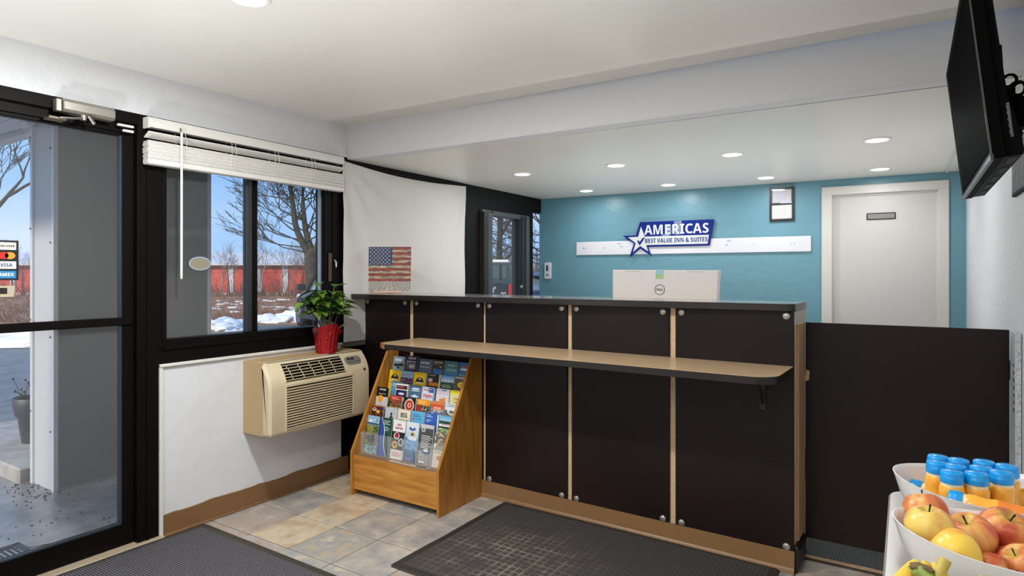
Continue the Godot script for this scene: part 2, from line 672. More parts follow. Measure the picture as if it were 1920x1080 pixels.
func entrance() -> void:
	# frame in the wall's own axes: x runs along the wall away from the viewer, z into the room
	var fr := struct("trim_2", "black aluminium storefront frame round door and window", Vector3.ZERO, PI / 2)
	var m := mb()
	m.slab(0.60, 2.935, 2.09, 2.147, -0.10, 0.002, 0.003)
	m.slab(0.60, 1.62, 2.045, 2.10, -0.10, -0.02, 0.003)
	part(fr, "header", m, black)
	m = mb()
	m.slab(1.612, 1.735, 0.0, 2.10, -0.12, 0.0, 0.003)
	m.slab(1.655, 1.665, 0.0, 2.10, -0.02, 0.006)
	part(fr, "jamb", m, black)
	m = mb()
	m.slab(0.60, 0.66, 0.0, 2.10, -0.12, 0.0, 0.003)
	part(fr, "jamb", m, black)
	var th := struct("trim_3", "worn tan threshold strip at the entrance door", Vector3.ZERO, PI / 2)
	m = mb()
	m.slab(0.6, 1.735, -0.01, 0.012, -0.16, 0.03, 0.004)
	part(th, "strip", m, M("a89880", 0.55))
	var d := struct("door_1", "black framed glass entrance door", Vector3.ZERO, PI / 2)
	m = mb()
	m.slab(1.552, 1.61, 0.014, 2.05, -0.075, -0.03, 0.003)
	part(d, "stile", m, black)
	m = mb()
	m.slab(0.662, 0.72, 0.014, 2.05, -0.075, -0.03, 0.003)
	part(d, "stile", m, black)
	m = mb()
	m.slab(0.72, 1.552, 0.014, 0.122, -0.075, -0.03, 0.003)
	part(d, "bottom_rail", m, black)
	m = mb()
	m.slab(0.72, 1.552, 2.03, 2.05, -0.075, -0.03, 0.003)
	part(d, "top_rail", m, black)
	m = mb()
	m.slab(0.70, 1.60, 1.098, 1.138, -0.032, -0.018, 0.004)
	part(d, "push_bar", m, black)
	m = mb()
	m.slab(0.72, 1.552, 0.122, 2.03, -0.056, -0.050)
	part(d, "pane", m, pane)
	m = mb()
	m.slab(1.543, 1.553, 0.122, 2.03, -0.048, -0.03)
	m.slab(0.72, 1.553, 0.120, 0.127, -0.048, -0.03)
	part(d, "glazing_bead", m, M("3c444c", 0.4, 0.4))
	# door closer
	var c := thing("door_closer", "silver door closer with folded arm above the entrance door", "door closer", Vector3(0.0, 2.105, -1.25), PI / 2)
	m = mb(Transform3D(Basis(Vector3.UP, PI / 2), Vector3(0, 0, 0)))
	var al := M("a9a59b", 0.3, 0.7)
	m.prism(P2([0, -0.028, -0.045, -0.028, -0.058, -0.016, -0.058, 0.016, -0.045, 0.032, 0, 0.032]), 0.02, 0.235, 0.003)
	part(c, "housing", m, al)
	m = mb()
	m.box(Vector3(0.008, 0.0, 0.022), Vector3(0.022, 0.056, 0.04), 0.003)
	part(c, "end_plate", m, al)
	m = mb(Transform3D(Basis.IDENTITY, Vector3(0.105, -0.028, 0.04)))
	m.lathe([Vector2(0, -0.022), Vector2(0.013, -0.022), Vector2(0.013, 0.0), Vector2(0, 0.0)], 16)
	part(c, "pivot", m, al)
	m = mb()
	m.tube([Vector3(0.105, -0.042, 0.045), Vector3(0.06, -0.052, 0.055), Vector3(0.005, -0.060, 0.05)], [0.006], 8)
	m.tube([Vector3(0.12, -0.028, 0.055), Vector3(0.145, -0.06, 0.05)], [0.009], 6)
	part(c, "arm", m, M("8d8a84", 0.3, 0.8))
	m = mb()
	m.box(Vector3(0.0, -0.062, 0.02), Vector3(0.07, 0.014, 0.06), 0.003)
	part(c, "shoe", m, M("6f6555", 0.4, 0.6))
	# door contact sensor
	var s := thing("door_sensor", "small white two-piece contact sensor at the entrance door's top corner", "sensor", Vector3(0.004, 2.055, -1.55), PI / 2)
	m = mb()
	m.box(Vector3(0.0, 0.018, 0.008), Vector3(0.075, 0.011, 0.016), 0.003)
	part(s, "magnet", m, M("e8e6e0", 0.4))
	m = mb()
	m.box(Vector3(0.012, -0.006, 0.008), Vector3(0.05, 0.011, 0.016), 0.003)
	part(s, "switch", m, M("e8e6e0", 0.4))
	# stickers on the glass
	var st := thing("card_sticker", "black decal of four payment card logos on the entrance door glass", "sticker", Vector3(-0.0485, 1.41, -1.09), PI / 2)
	m = mb()
	m.box(Vector3(0.0, 0, 0), Vector3(0.098, 0.172, 0.001))
	part(st, "backing", m, M("16161a", 0.4))
	var cards := [["e8e2d2", "DISCOVER", "1a1a1a"], ["1c1c20", "", ""], ["f1ecdf", "VISA", "1a2a6c"], ["2a7fb0", "AMEX", "e8f4fa"]]
	for k in 4:
		m = mb()
		m.box(Vector3(0.005, 0.061 - k * 0.041, 0.001), Vector3(0.07, 0.032, 0.001))
		part(st, "card", m, M(cards[k][0], 0.4))
		if k == 1:
			for q in [[-0.011, "c8281e"], [0.013, "e8922a"]]:
				m = mb()
				m.prism(oval(0.019, 0.015, 20, Vector2(0.005 + q[0], 0.02)), 0.0015, 0.0022)
				part(st, "disc", m, M(q[1], 0.4))
		else:
			letters(st, cards[k][1], 0.014 if k > 0 else 0.009, Vector3(0.005, 0.061 - k * 0.041, 0.002), M(cards[k][2], 0.5))
	m = mb()
	m.box(Vector3(0, 0, 0), Vector3(0.075, 0.048, 0.001))
	var note := thing("paper_note", "small tan paper note with a dark square below the card decal", "note", Vector3(-0.0485, 1.276, -1.085), PI / 2)
	part(note, "paper", m, M("b5a88f", 0.8))
	m = mb()
	m.box(Vector3(-0.004, 0.002, 0.001), Vector3(0.034, 0.026, 0.001))
	part(note, "print", m, M("15130f", 0.6))

# ---------------------------------------------------------------- the window with its raised blind
func window_and_blinds() -> void:
	var w := struct("window_1", "black framed two-pane sliding window", Vector3.ZERO, PI / 2)
	var m := mb()
	m.slab(1.735, 2.935, 0.888, 1.012, -0.10, 0.002, 0.004)
	m.slab(1.735, 2.935, 0.96, 0.975, -0.02, 0.012, 0.002)
	m.slab(1.735, 2.935, 2.03, 2.10, -0.10, 0.002, 0.003)
	m.slab(1.735, 1.757, 1.012, 2.03, -0.10, 0.002, 0.003)
	m.slab(2.797, 2.935, 1.012, 2.03, -0.10, 0.002, 0.003)
	m.slab(2.85, 2.86, 1.012, 2.03, -0.02, 0.008)
	part(w, "frame", m, black)
	m = mb()
	m.slab(2.232, 2.268, 1.012, 2.03, -0.06, -0.02, 0.003)
	part(w, "mullion", m, M("3a3d40", 0.35, 0.4))
	m = mb()
	m.slab(2.262, 2.312, 1.012, 2.03, -0.09, -0.03, 0.003)
	part(w, "mullion", m, black)
	m = mb()
	m.slab(1.757, 2.25, 1.012, 2.03, -0.05, -0.045)
	part(w, "pane", m, pane)
	m = mb()
	m.slab(2.27, 2.797, 1.012, 2.03, -0.075, -0.07)
	part(w, "pane", m, pane)
	m = mb()
	m.slab(2.789, 2.797, 1.012, 2.03, -0.068, -0.04)
	part(w, "weather_strip", m, M("b9c0c6", 0.3, 0.5))
	m = mb()
	m.slab(2.815, 2.84, 1.30, 1.49, 0.002, 0.016, 0.003)
	part(w, "pull_handle", m, M("4a352a", 0.5))
	m = mb()
	m.tube([Vector3(2.868, 1.445, 0.004), Vector3(2.868, 1.43, 0.02), Vector3(2.868, 1.395, 0.022)], [0.006, 0.007, 0.006], 8)
	part(w, "latch", m, M("a9adad", 0.3, 0.7))
	# oval sticker on the glass
	var o := thing("oval_sticker", "blank oval silver sticker on the left window pane", "sticker", Vector3(-0.0435, 1.408, -1.962), PI / 2)
	m = mb()
	m.prism(oval(0.063, 0.038, 32), 0.0, 0.0008)
	part(o, "border", m, M("9fb3cc", 0.4))
	m = mb()
	m.prism(oval(0.056, 0.032, 32), 0.0008, 0.0016)
	part(o, "face", m, M("a39d84", 0.35, 0.3))
	# the blind
	var b := thing("window_blind", "white slatted blind pulled up above the window", "blind", Vector3(0.0, 1.90, -1.64), PI / 2)
	var wh := M("e6e3dc", 0.45)
	m = mb(Transform3D(Basis(Vector3.UP, PI / 2), Vector3.ZERO))
	m.prism(P2([-0.01, 0.182, -0.06, 0.182, -0.066, 0.206, -0.06, 0.230, -0.01, 0.230]), 0.0, 1.262, 0.002)
	part(b, "headrail", m, wh)
	m = mb()
	m.slab(-0.004, 0.004, 0.178, 0.232, 0.004, 0.055)
	part(b, "end_cap", m, wh)
	var sl := mb()
	sl.xf = Transform3D(Basis(Vector3.RIGHT, -0.10), Vector3.ZERO)
	sl.slab(0.0, 1.272, -0.0031, 0.0031, -0.026, 0.026, 0.0022)
	var slat := sl.mesh()
	var rng := RandomNumberGenerator.new()
	rng.seed = 9
	for k in 13:
		var s := part(b, "slat", slat, wh)
		s.position = Vector3(-0.008 + rng.randf_range(-0.003, 0.003), 0.030 + k * 0.0068, 0.034 + rng.randf_range(-0.002, 0.002))
		s.rotation.x = rng.randf_range(-0.012, 0.012) + 0.05
		s.rotation.z = rng.randf_range(-0.0012, 0.0012)
	var s1 := part(b, "slat", slat, wh)
	s1.position = Vector3(-0.004, 0.147, 0.034)
	s1.rotation.x = -0.42
	m = mb()
	m.slab(-0.008, 1.266, -0.002, 0.026, 0.008, 0.062, 0.004)
	part(b, "bottom_rail", m, wh)
	for k in 4:
		m = mb()
		var x: float = [0.155, 0.44, 0.72, 0.99][k]
		for z in [0.008, 0.063]:
			m.tube([Vector3(x, 0.185, z), Vector3(x + 0.006, 0.15, z), Vector3(x, 0.03, z)], [0.0012], 5)
		m.tube([Vector3(x + 0.02, 0.185, 0.066), Vector3(x + 0.03, 0.13, 0.068), Vector3(x + 0.015, 0.06, 0.07), Vector3(x + 0.035, 0.03, 0.068)], [0.0012], 5)
		part(b, "ladder_cord", m, M("e8e6df", 0.6))
	m = mb()
	m.tube([Vector3(0.148, 0.20, 0.07), Vector3(0.152, 0.178, 0.075)], [0.004], 6)
	part(b, "wand_hook", m, M("6b6a66", 0.4, 0.5))
	m = mb()
	m.tube([Vector3(0.152, 0.18, 0.076), Vector3(0.152, -0.56, 0.074), Vector3(0.152, -0.575, 0.074)], [0.0062, 0.0062, 0.004], 8)
	part(b, "wand", m, M("ece9e2", 0.35))
	# white cloth hung over the wall between the windows
	var rows := []
	var f := FastNoiseLite.new()
	f.seed = 4
	f.frequency = 1.0
	for j in 61:
		var row := PackedVector3Array()
		var v := j / 60.0
		for i in 71:
			var u := i / 70.0
			var top := 2.116 - 0.036 * sin(PI * pow(u, 0.9)) - 0.010 * u
			var y := lerpf(top, 0.89, v)
			var x := 2.925 + u * 1.385 - 0.03 * u * v
			var r := Vector2(u * 1.38, v * 1.2).length()
			var an := atan2(v * 1.2, u * 1.38)
			var fold := sin(an * 13.0 + 0.6) * 0.016 * exp(-r * 1.3) * smoothstep(0.05, 0.4, r)
			var r2 := Vector2((1 - u) * 1.38, v * 1.2).length()
			fold += sin(atan2(v * 1.2, (1 - u) * 1.38) * 12.0) * 0.011 * exp(-r2 * 1.6) * smoothstep(0.05, 0.4, r2)
			fold += 0.012 * exp(-pow((v * 1.2 - 0.1 - 1.5 * pow(u * 1.38 - 0.35, 2.0) * 0.0 - (0.15 + 0.45 * sin(PI * clampf(u * 1.1, 0, 1)))) * 9.0, 2.0)) * sin(PI * u)
			fold += f.get_noise_2d(u * 2.2, v * 1.6) * 0.012
			row.append(Vector3(x, y, 0.022 + fold))
		rows.append(row)
	m = mb(Transform3D(Basis(Vector3.UP, PI / 2), Vector3.ZERO))
	m.grid(rows, false, Vector3(0, 0, 1))
	var back := []
	for r in rows:
		var q := PackedVector3Array()
		for p in r:
			q.append(p - Vector3(0, 0, 0.0012))
		back.append(q)
	m.grid(back, false, Vector3(0, 0, -1))
	var cloth := M("dad7d2", 0.85)
	solo("cloth_sheet", "plain white cloth sheet pinned over the wall beside the window", "cloth", m, cloth)

func rear_openings() -> void:
	var d := struct("door_2", "dark rear door with a tall glass pane behind the counter", Vector3.ZERO, PI / 2)
	var br := M("3b3632", 0.35, 0.3)
	var gr := M("5c5f61", 0.35, 0.4)
	var m := mb()
	m.slab(4.553, 4.62, 0.0, 1.91, -0.10, 0.05, 0.004)
	part(d, "casing", m, br)
	m = mb()
	m.slab(4.62, 4.70, 0.0, 1.91, -0.06, 0.04, 0.004)
	part(d, "stile", m, gr)
	m = mb()
	m.slab(5.175, 5.27, 0.0, 1.91, -0.06, 0.04, 0.004)
	m.slab(5.19, 5.205, 0.0, 1.90, 0.03, 0.05)
	part(d, "stile", m, M("34393b", 0.35, 0.3))
	m = mb()
	m.slab(5.285, 5.345, 0.0, 1.925, -0.10, 0.05, 0.004)
	part(d, "casing", m, gr)
	m = mb()
	m.slab(5.268, 5.286, 0.0, 1.915, -0.08, 0.02)
	part(d, "edge_strip", m, M("9a9c9c", 0.3, 0.6))
	m = mb()
	m.slab(4.70, 5.175, 1.885, 1.93, -0.06, 0.04, 0.003)
	m.slab(4.553, 5.345, 1.91, 1.932, -0.10, 0.03, 0.003)
	m.slab(4.70, 5.175, 0.0, 0.3, -0.06, 0.04, 0.003)
	part(d, "rail", m, gr)
	m = mb()
	m.slab(4.70, 5.175, 0.3, 1.885, -0.02, -0.014)
	part(d, "pane", m, pane)
	m = mb()
	m.lathe([Vector2(0, 0), Vector2(0.02, 0.0), Vector2(0.02, 0.03), Vector2(0, 0.035)], 14)
	m.xf = Transform3D(Basis(Vector3.RIGHT, PI / 2), Vector3(5.19, 1.225, 0.04))
	m.lathe([Vector2(0, 0), Vector2(0.021, 0.0), Vector2(0.021, 0.012), Vector2(0.012, 0.02), Vector2(0.0, 0.022)], 14)
	part(d, "lock", m, M("9ea2a2", 0.25, 0.8))
	var w := struct("window_2", "narrow slit window in the corner by the teal wall", Vector3.ZERO, PI / 2)
	m = mb()
	m.slab(5.477, 5.90, 0.9, 2.015, -0.07, -0.064)
	part(w, "pane", m, pane)
	m = mb()
	m.slab(5.477, 5.49, 0.9, 2.015, -0.1, 0.0, 0.002)
	m.slab(5.49, 5.88, 0.9, 0.93, -0.1, 0.0, 0.002)
	m.slab(5.49, 5.88, 1.99, 2.015, -0.1, 0.0, 0.002)
	part(w, "frame", m, black)

# ---------------------------------------------------------------- things on and before the teal wall
const BACK_TURN := 0.04277

func on_back(x: float, y: float, off := 0.0) -> Vector3:
	return Vector3(0, 0, -5.658) + Basis(Vector3.UP, BACK_TURN) * Vector3(x, y, off)

func back_wall_things() -> void:
	# door with casing
	var d := struct("door_3", "white back door in a white casing", on_back(3.07, 0.0), BACK_TURN)
	var wp := M("d3cfc8", 0.4)
	var m := mb()
	m.slab(-0.36, 0.37, 0.0, 2.003, -0.075, -0.03, 0.003)
	part(d, "door_leaf", m, M("c9c7c3", 0.42))
	m = mb()
	m.slab(-0.436, -0.358, 0.0, 2.005, -0.08, 0.018, 0.004)
	part(d, "casing", m, wp)
	m = mb()
	m.slab(0.369, 0.438, 0.0, 2.005, -0.08, 0.018, 0.004)
	part(d, "casing", m, wp)
	m = mb()
	m.slab(-0.436, 0.438, 2.003, 2.072, -0.08, 0.0185, 0.004)
	part(d, "casing", m, wp)
	m = mb()
	m.slab(-0.365, -0.352, 0.0, 2.0, -0.035, -0.015)
	m.slab(0.358, 0.37, 0.0, 2.0, -0.035, -0.015)
	m.slab(-0.36, 0.37, 1.99, 2.003, -0.035, -0.015)
	part(d, "door_stop", m, wp)
	var pl := thing("door_plate", "blank grey name plate with black rim on the white back door", "name plate", on_back(3.061, 1.817, -0.03), BACK_TURN)
	m = mb()
	m.prism(rrect(0.204, 0.055, 0.008), 0.0, 0.006, 0.001)
	part(pl, "rim", m, M("1d1c1a", 0.4))
	m = mb()
	m.prism(rrect(0.188, 0.039, 0.004), 0.006, 0.0075)
	part(pl, "face", m, M("8b8780", 0.4, 0.3))
	# white rail board
	var r := thing("rail_board", "long white board screwed to the teal wall behind the sign", "board", on_back(1.4825, 1.541), BACK_TURN)
	m = mb()
	m.slab(-1.0725, 1.0725, 0.0, 0.131, 0.0, 0.018, 0.002)
	part(r, "board", m, M("dcdce2", 0.4))
	for q in [[-0.995, 0.068, 0.005], [-0.975, 0.066, 0.004], [-0.775, 0.07, 0.004], [-0.60, 0.075, 0.005], [-0.585, 0.08, 0.004], [0.39, 0.072, 0.005], [0.62, 0.07, 0.003], [0.92, 0.07, 0.003], [0.945, 0.07, 0.004]]:
		m = mb(Transform3D(Basis(Vector3.RIGHT, PI / 2), Vector3(q[0], q[1], 0.018)))
		m.lathe([Vector2(0, 0), Vector2(q[2], 0), Vector2(q[2] * 0.7, 0.003), Vector2(0, 0.0035)], 10)
		part(r, "screw", m, M("4c4844", 0.4, 0.5))
	for x in [-0.62, 0.41]:
		m = mb()
		m.slab(x - 0.018, x + 0.018, 0.103, 0.108, 0.0178, 0.0186)
		part(r, "label_strip", m, M("77747a", 0.6))
	# the star sign
	var s := thing("motel_sign", "blue and white star-shaped sign reading Americas Best Value Inn and Suites", "sign", on_back(1.08, 1.51, 0.020), BACK_TURN)
	var navy := M("0a2378", 0.35, 0.0, 0.3)
	var off := M("cfd3cf", 0.3)
	m = mb()
	m.prism(P2([-0.003, 0.337, 0.688, 0.335, 0.648, 0.099, 0.075, 0.099, 0.109, 0.012, 0.001, 0.085, -0.106, 0.003, -0.062, 0.135, -0.175, 0.212, -0.040, 0.212]), 0.0, 0.014, 0.0015)
	part(s, "board", m, navy)
	m = mb()
	m.prism(P2([0.010, 0.292, 0.046, 0.197, 0.072, 0.197, 0.062, 0.115, 0.080, 0.056, 0.001, 0.109, -0.069, 0.052, -0.042, 0.137, -0.119, 0.195, -0.018, 0.197]), 0.014, 0.0165)
	part(s, "star_panel", m, off)
	m = mb()
	m.prism(P2([0.046, 0.197, 0.643, 0.196, 0.631, 0.116, 0.058, 0.116]), 0.014, 0.0168)
	part(s, "text_panel", m, off)
	letters(s, "AMERICAS", 0.088, Vector3(0.343, 0.257, 0.0152), M("d4d8dc", 0.35), 0, true, false, 0.985)
	letters(s, "BEST VALUE INN & SUITES", 0.0395, Vector3(0.340, 0.155, 0.0174), navy, 0, true, false, 0.86)
	m = mb()
	m.prism(P2([-0.028, 0.160, -0.012, 0.163, -0.004, 0.146, 0.030, 0.187, 0.050, 0.190, 0.004, 0.120, -0.008, 0.120]), 0.0165, 0.019)
	part(s, "tick_mark", m, navy)
	for q in [[0.365, 0.27, 0.07, 0.125], [0.275, 0.255, 0.05, 0.09], [0.25, 0.20, 0.07, 0.03]]:
		m = mb(Transform3D(Basis(Vector3.BACK, 0.06), Vector3(q[0], q[1], 0.0178)))
		m.box(Vector3.ZERO, Vector3(q[2], q[3], 0.0006))
		part(s, "tape_patch", m, glass("dfe6f2", 0.16))
	# framed certificates
	var c := thing("certificate_frame", "black frame holding two certificates high on the teal wall", "frame", on_back(2.3275, 1.806), BACK_TURN)
	m = mb()
	m.slab(-0.098, -0.084, 0.0, 0.29, 0.0, 0.022, 0.002)
	m.slab(0.084, 0.098, 0.0, 0.29, 0.0, 0.022, 0.002)
	m.slab(-0.084, 0.084, 0.276, 0.29, 0.0, 0.022, 0.002)
	m.slab(-0.084, 0.084, 0.0, 0.014, 0.0, 0.022, 0.002)
	m.slab(-0.084, 0.084, 0.142, 0.152, 0.0, 0.020, 0.002)
	m.slab(-0.09, 0.09, 0.01, 0.28, 0.0, 0.006)
	part(c, "frame", m, M("20201f", 0.35))
	m = mb()
	m.slab(-0.075, 0.075, 0.158, 0.268, 0.006, 0.008)
	part(c, "certificate", m, M("c3c2cc", 0.6))
	m = mb()
	m.slab(-0.078, 0.078, 0.020, 0.138, 0.006, 0.008)
	part(c, "certificate", m, M("d3d2cf", 0.6))
	for k in 6:
		m = mb()
		m.slab(-0.045 + 0.004 * (k % 3), 0.045 - 0.006 * (k % 2), 0.25 - k * 0.013, 0.2515 - k * 0.013, 0.008, 0.0083)
		part(c, "text_line", m, M("8f8e96", 0.7))
	for k in 9:
		m = mb()
		m.slab(-0.06, 0.05 - 0.012 * (k % 3), 0.112 - k * 0.009, 0.113 - k * 0.009, 0.008, 0.0083)
		part(c, "text_line", m, M("8f8e96", 0.7))
	m = mb()
	m.slab(-0.084, 0.084, 0.014, 0.276, 0.011, 0.013)
	part(c, "pane", m, glass("ffffff", 0.03))
	# remote on the wall
	var t := thing("wall_remote", "white remote with grey display in its holder on the teal wall", "remote control", on_back(0.084, 1.297), BACK_TURN)
	m = mb()
	m.prism(rrect(0.078, 0.172, 0.014, 5, Vector2(0, 0.088)), 0.0, 0.018, 0.004, true)
	part(t, "body", m, M("d9dde2", 0.35))
	m = mb()
	m.prism(rrect(0.026, 0.06, 0.004, 4, Vector2(-0.004, 0.115)), 0.018, 0.0195)
	part(t, "display", m, M("4e565c", 0.25))
	m = mb()
	m.prism(oval(0.015, 0.015, 18, Vector2(0, 0.045)), 0.018, 0.020, 0.0008)
	part(t, "button", m, M("9aa3ab", 0.35))
	m = mb()
	m.prism(oval(0.005, 0.006, 12, Vector2(0, 0.046)), 0.020, 0.021)
	part(t, "button", m, M("3b4248", 0.35))
	# the computer seen from behind
	var k0 := thing("computer_monitor", "white computer monitor seen from behind above the counter", "monitor", Vector3(2.01, 0.76, -3.6), 0.0)
	var sh := M("e9e3df", 0.35)
	m = mb(Transform3D(Basis(Vector3.RIGHT, -0.05) * Basis(Vector3.BACK, -0.008), Vector3(0, 0.43, 0)))
	m.prism(P2([-0.312, -0.2, 0.312, -0.2, 0.325, 0.184, -0.325, 0.184]), -0.02, 0.02, 0.007)
	part(k0, "shell", m, sh)
	m = mb(Transform3D(Basis(Vector3.RIGHT, -0.05) * Basis(Vector3.BACK, -0.008), Vector3(0, 0.43, 0)))
	for x in [-0.19, 0.19]:
		m = mb(Transform3D(Basis(Vector3.RIGHT, -0.05) * Basis(Vector3.BACK, -0.008), Vector3(0, 0.43, 0)))
		m.slab(x - 0.05, x + 0.05, 0.1735, 0.1755, 0.012, 0.0206)
		part(k0, "vent_slot", m, M("8e8681", 0.5))
	m = mb(Transform3D(Basis(Vector3.RIGHT, -0.05), Vector3(0, 0.43, 0)))
	m.slab(-0.045, 0.004, 0.160, 0.187, 0.014, 0.0212)
	part(k0, "tape", m, M("9ed0dc", 0.3))
	m = mb(Transform3D(Basis(Vector3.RIGHT, -0.05), Vector3(0, 0.43, 0)))
	m.slab(-0.045, 0.004, 0.132, 0.160, 0.014, 0.0212)
	part(k0, "tape", m, M("a5cf8f", 0.3))
	m = mb(Transform3D(Basis(Vector3.RIGHT, PI / 2 - 0.05), Vector3(-0.018, 0.498, 0.0175)))
	m.lathe([Vector2(0.0280, 0), Vector2(0.0312, 0), Vector2(0.0312, 0.0014), Vector2(0.0280, 0.0014)], 36)
	part(k0, "emblem_ring", m, M("4b4743", 0.4))
	letters(k0, "DELL", 0.014, Vector3(-0.018, 0.498, 0.0178), M("4b4743", 0.4), 0, true, false, 0.95, -0.05)
	m = mb()
	m.slab(-0.05, 0.05, 0.02, 0.40, 0.025, 0.04, 0.004)
	part(k0, "neck", m, sh)
	m = mb()
	m.slab(-0.13, 0.13, 0.0, 0.02, -0.1, 0.1, 0.005)
	part(k0, "foot", m, sh)
	# the low desk it stands on
	var dk := thing("clerk_desk", "low beige work desk behind the counter under the monitor", "desk", Vector3(1.5, 0, -3.6))
	m = mb()
	m.slab(-1.3, 1.25, 0.73, 0.76, -0.22, 0.18, 0.003)
	part(dk, "desk_top", m, beige)
	for x in [-1.27, 1.22]:
		m = mb()
		m.slab(x - 0.015, x + 0.015, 0.0, 0.73, -0.2, 0.16)
		part(dk, "side_panel", m, beige)

func ceiling_lights() -> void:
	var spots := [[0.690, -4.15, 1], [1.465, -4.175, 1], [2.266, -4.20, 1], [3.083, -4.20, 1], [0.692, -5.30, 1], [1.468, -5.33, 1], [2.267, -5.36, 1], [3.063, -5.375, 1], [1.197, -1.402, 0], [2.5, -1.402, 0], [1.197, 0.2, 0], [2.5, 0.2, 0], [1.197, 1.7, 0], [2.5, 1.7, 0]]
	var names := ["leftmost light of the front row above the counter", "second light from the left in the front row above the counter", "third light from the left in the front row above the counter", "rightmost light of the front row, nearest the television",
		"leftmost light of the back row, nearest the slit window", "second light from the left in the back row by the teal wall", "light of the back row above the certificate frame", "light of the back row above the white back door",
		"light in the higher ceiling near the entrance door", "light in the higher ceiling before the television", "light in the higher ceiling above the viewer's left", "light in the higher ceiling above the viewer", "rearmost light in the higher ceiling by the entrance wall", "rearmost light in the higher ceiling by the right wall"]
	var lens := StandardMaterial3D.new()
	lens.albedo_color = C("ffffff")
	lens.emission_enabled = true
	lens.emission = C("f8fbff")
	lens.emission_energy_multiplier = 3.5
	var rim := M("e6e3dc", 0.4)
	var m := mb()
	m.lathe([Vector2(0.0, -0.006), Vector2(0.058, -0.006), Vector2(0.060, -0.003), Vector2(0.060, 0.0), Vector2(0, 0)], 28)
	var lens_mesh := m.mesh()
	m = mb()
	m.lathe([Vector2(0.060, -0.005), Vector2(0.072, -0.006), Vector2(0.077, -0.003), Vector2(0.078, 0.001), Vector2(0.060, 0.001)], 32)
	var rim_mesh := m.mesh()
	for i in spots.size():
		var y := 2.134 if spots[i][2] == 1 else 2.357
		var o := thing("ceiling_downlight", "round white recessed " + names[i], "ceiling light", Vector3(spots[i][0], y, spots[i][1]), 0.0, "recessed ceiling lights")
		part(o, "lens", lens_mesh, lens)
		part(o, "trim_ring", rim_mesh, rim)
		var l := AreaLight3D.new()
		l.name = "glow"
		l.area_size = Vector2(0.11, 0.11)
		l.light_color = C("f7f9fa")
		l.light_energy = LAMP_ENERGY * (0.58 if spots[i][2] == 1 else (5.9 if i == 8 else 1.45))
		l.shadow_enabled = true
		o.add_child(l, true)
		l.position = Vector3(0, -0.012, 0)
		l.rotation.x = -PI / 2

# unseen can lamps added on the floor to brighten the ceiling
func added_uplights() -> void:
	var spots := [[2.05, -0.55, 1.0, "before the side table"], [0.95, -0.25, 1.0, "by the entrance mat"], [1.7, 1.35, 1.0, "at the back of the lobby"], [1.15, -4.55, 0.45, "behind the counter, by the rear door"], [2.6, -4.55, 0.42, "behind the counter, by the white back door"]]
	var glow := StandardMaterial3D.new()
	glow.emission_enabled = true
	glow.emission = C("f6fbff")
	glow.emission_energy_multiplier = 3.0
	var can := mb()
	can.lathe([Vector2(0, 0), Vector2(0.085, 0), Vector2(0.09, 0.006), Vector2(0.09, 0.20), Vector2(0.086, 0.204), Vector2(0.080, 0.20), Vector2(0.080, 0.17), Vector2(0, 0.17)], 28)
	var can_mesh := can.mesh()
	var disc := mb()
	disc.lathe([Vector2(0, 0.171), Vector2(0.078, 0.171), Vector2(0.078, 0.176), Vector2(0, 0.178)], 24)
	var disc_mesh := disc.mesh()
	for q in spots:
		var o := thing("added_fill_lamp", "added fill lamp shining up from the floor " + q[3], "lamp", Vector3(q[0], 0.008, q[1]), 0.0, "added fill lamps")
		part(o, "can", can_mesh, M("141414", 0.5))
		part(o, "lens", disc_mesh, glow)
		var l := SpotLight3D.new()
		l.name = "glow"
		l.spot_angle = 62.0
		l.spot_angle_attenuation = 0.8
		l.spot_range = 12.0
		l.spot_attenuation = 2.0
		l.light_size = 0.07
		l.light_color = C("f7f9fa")
		l.light_energy = ADDED_FILL_ENERGY * q[2]
		l.shadow_enabled = true
		o.add_child(l, true)
		l.position = Vector3(0, 0.215, 0)
		l.rotation.x = PI / 2

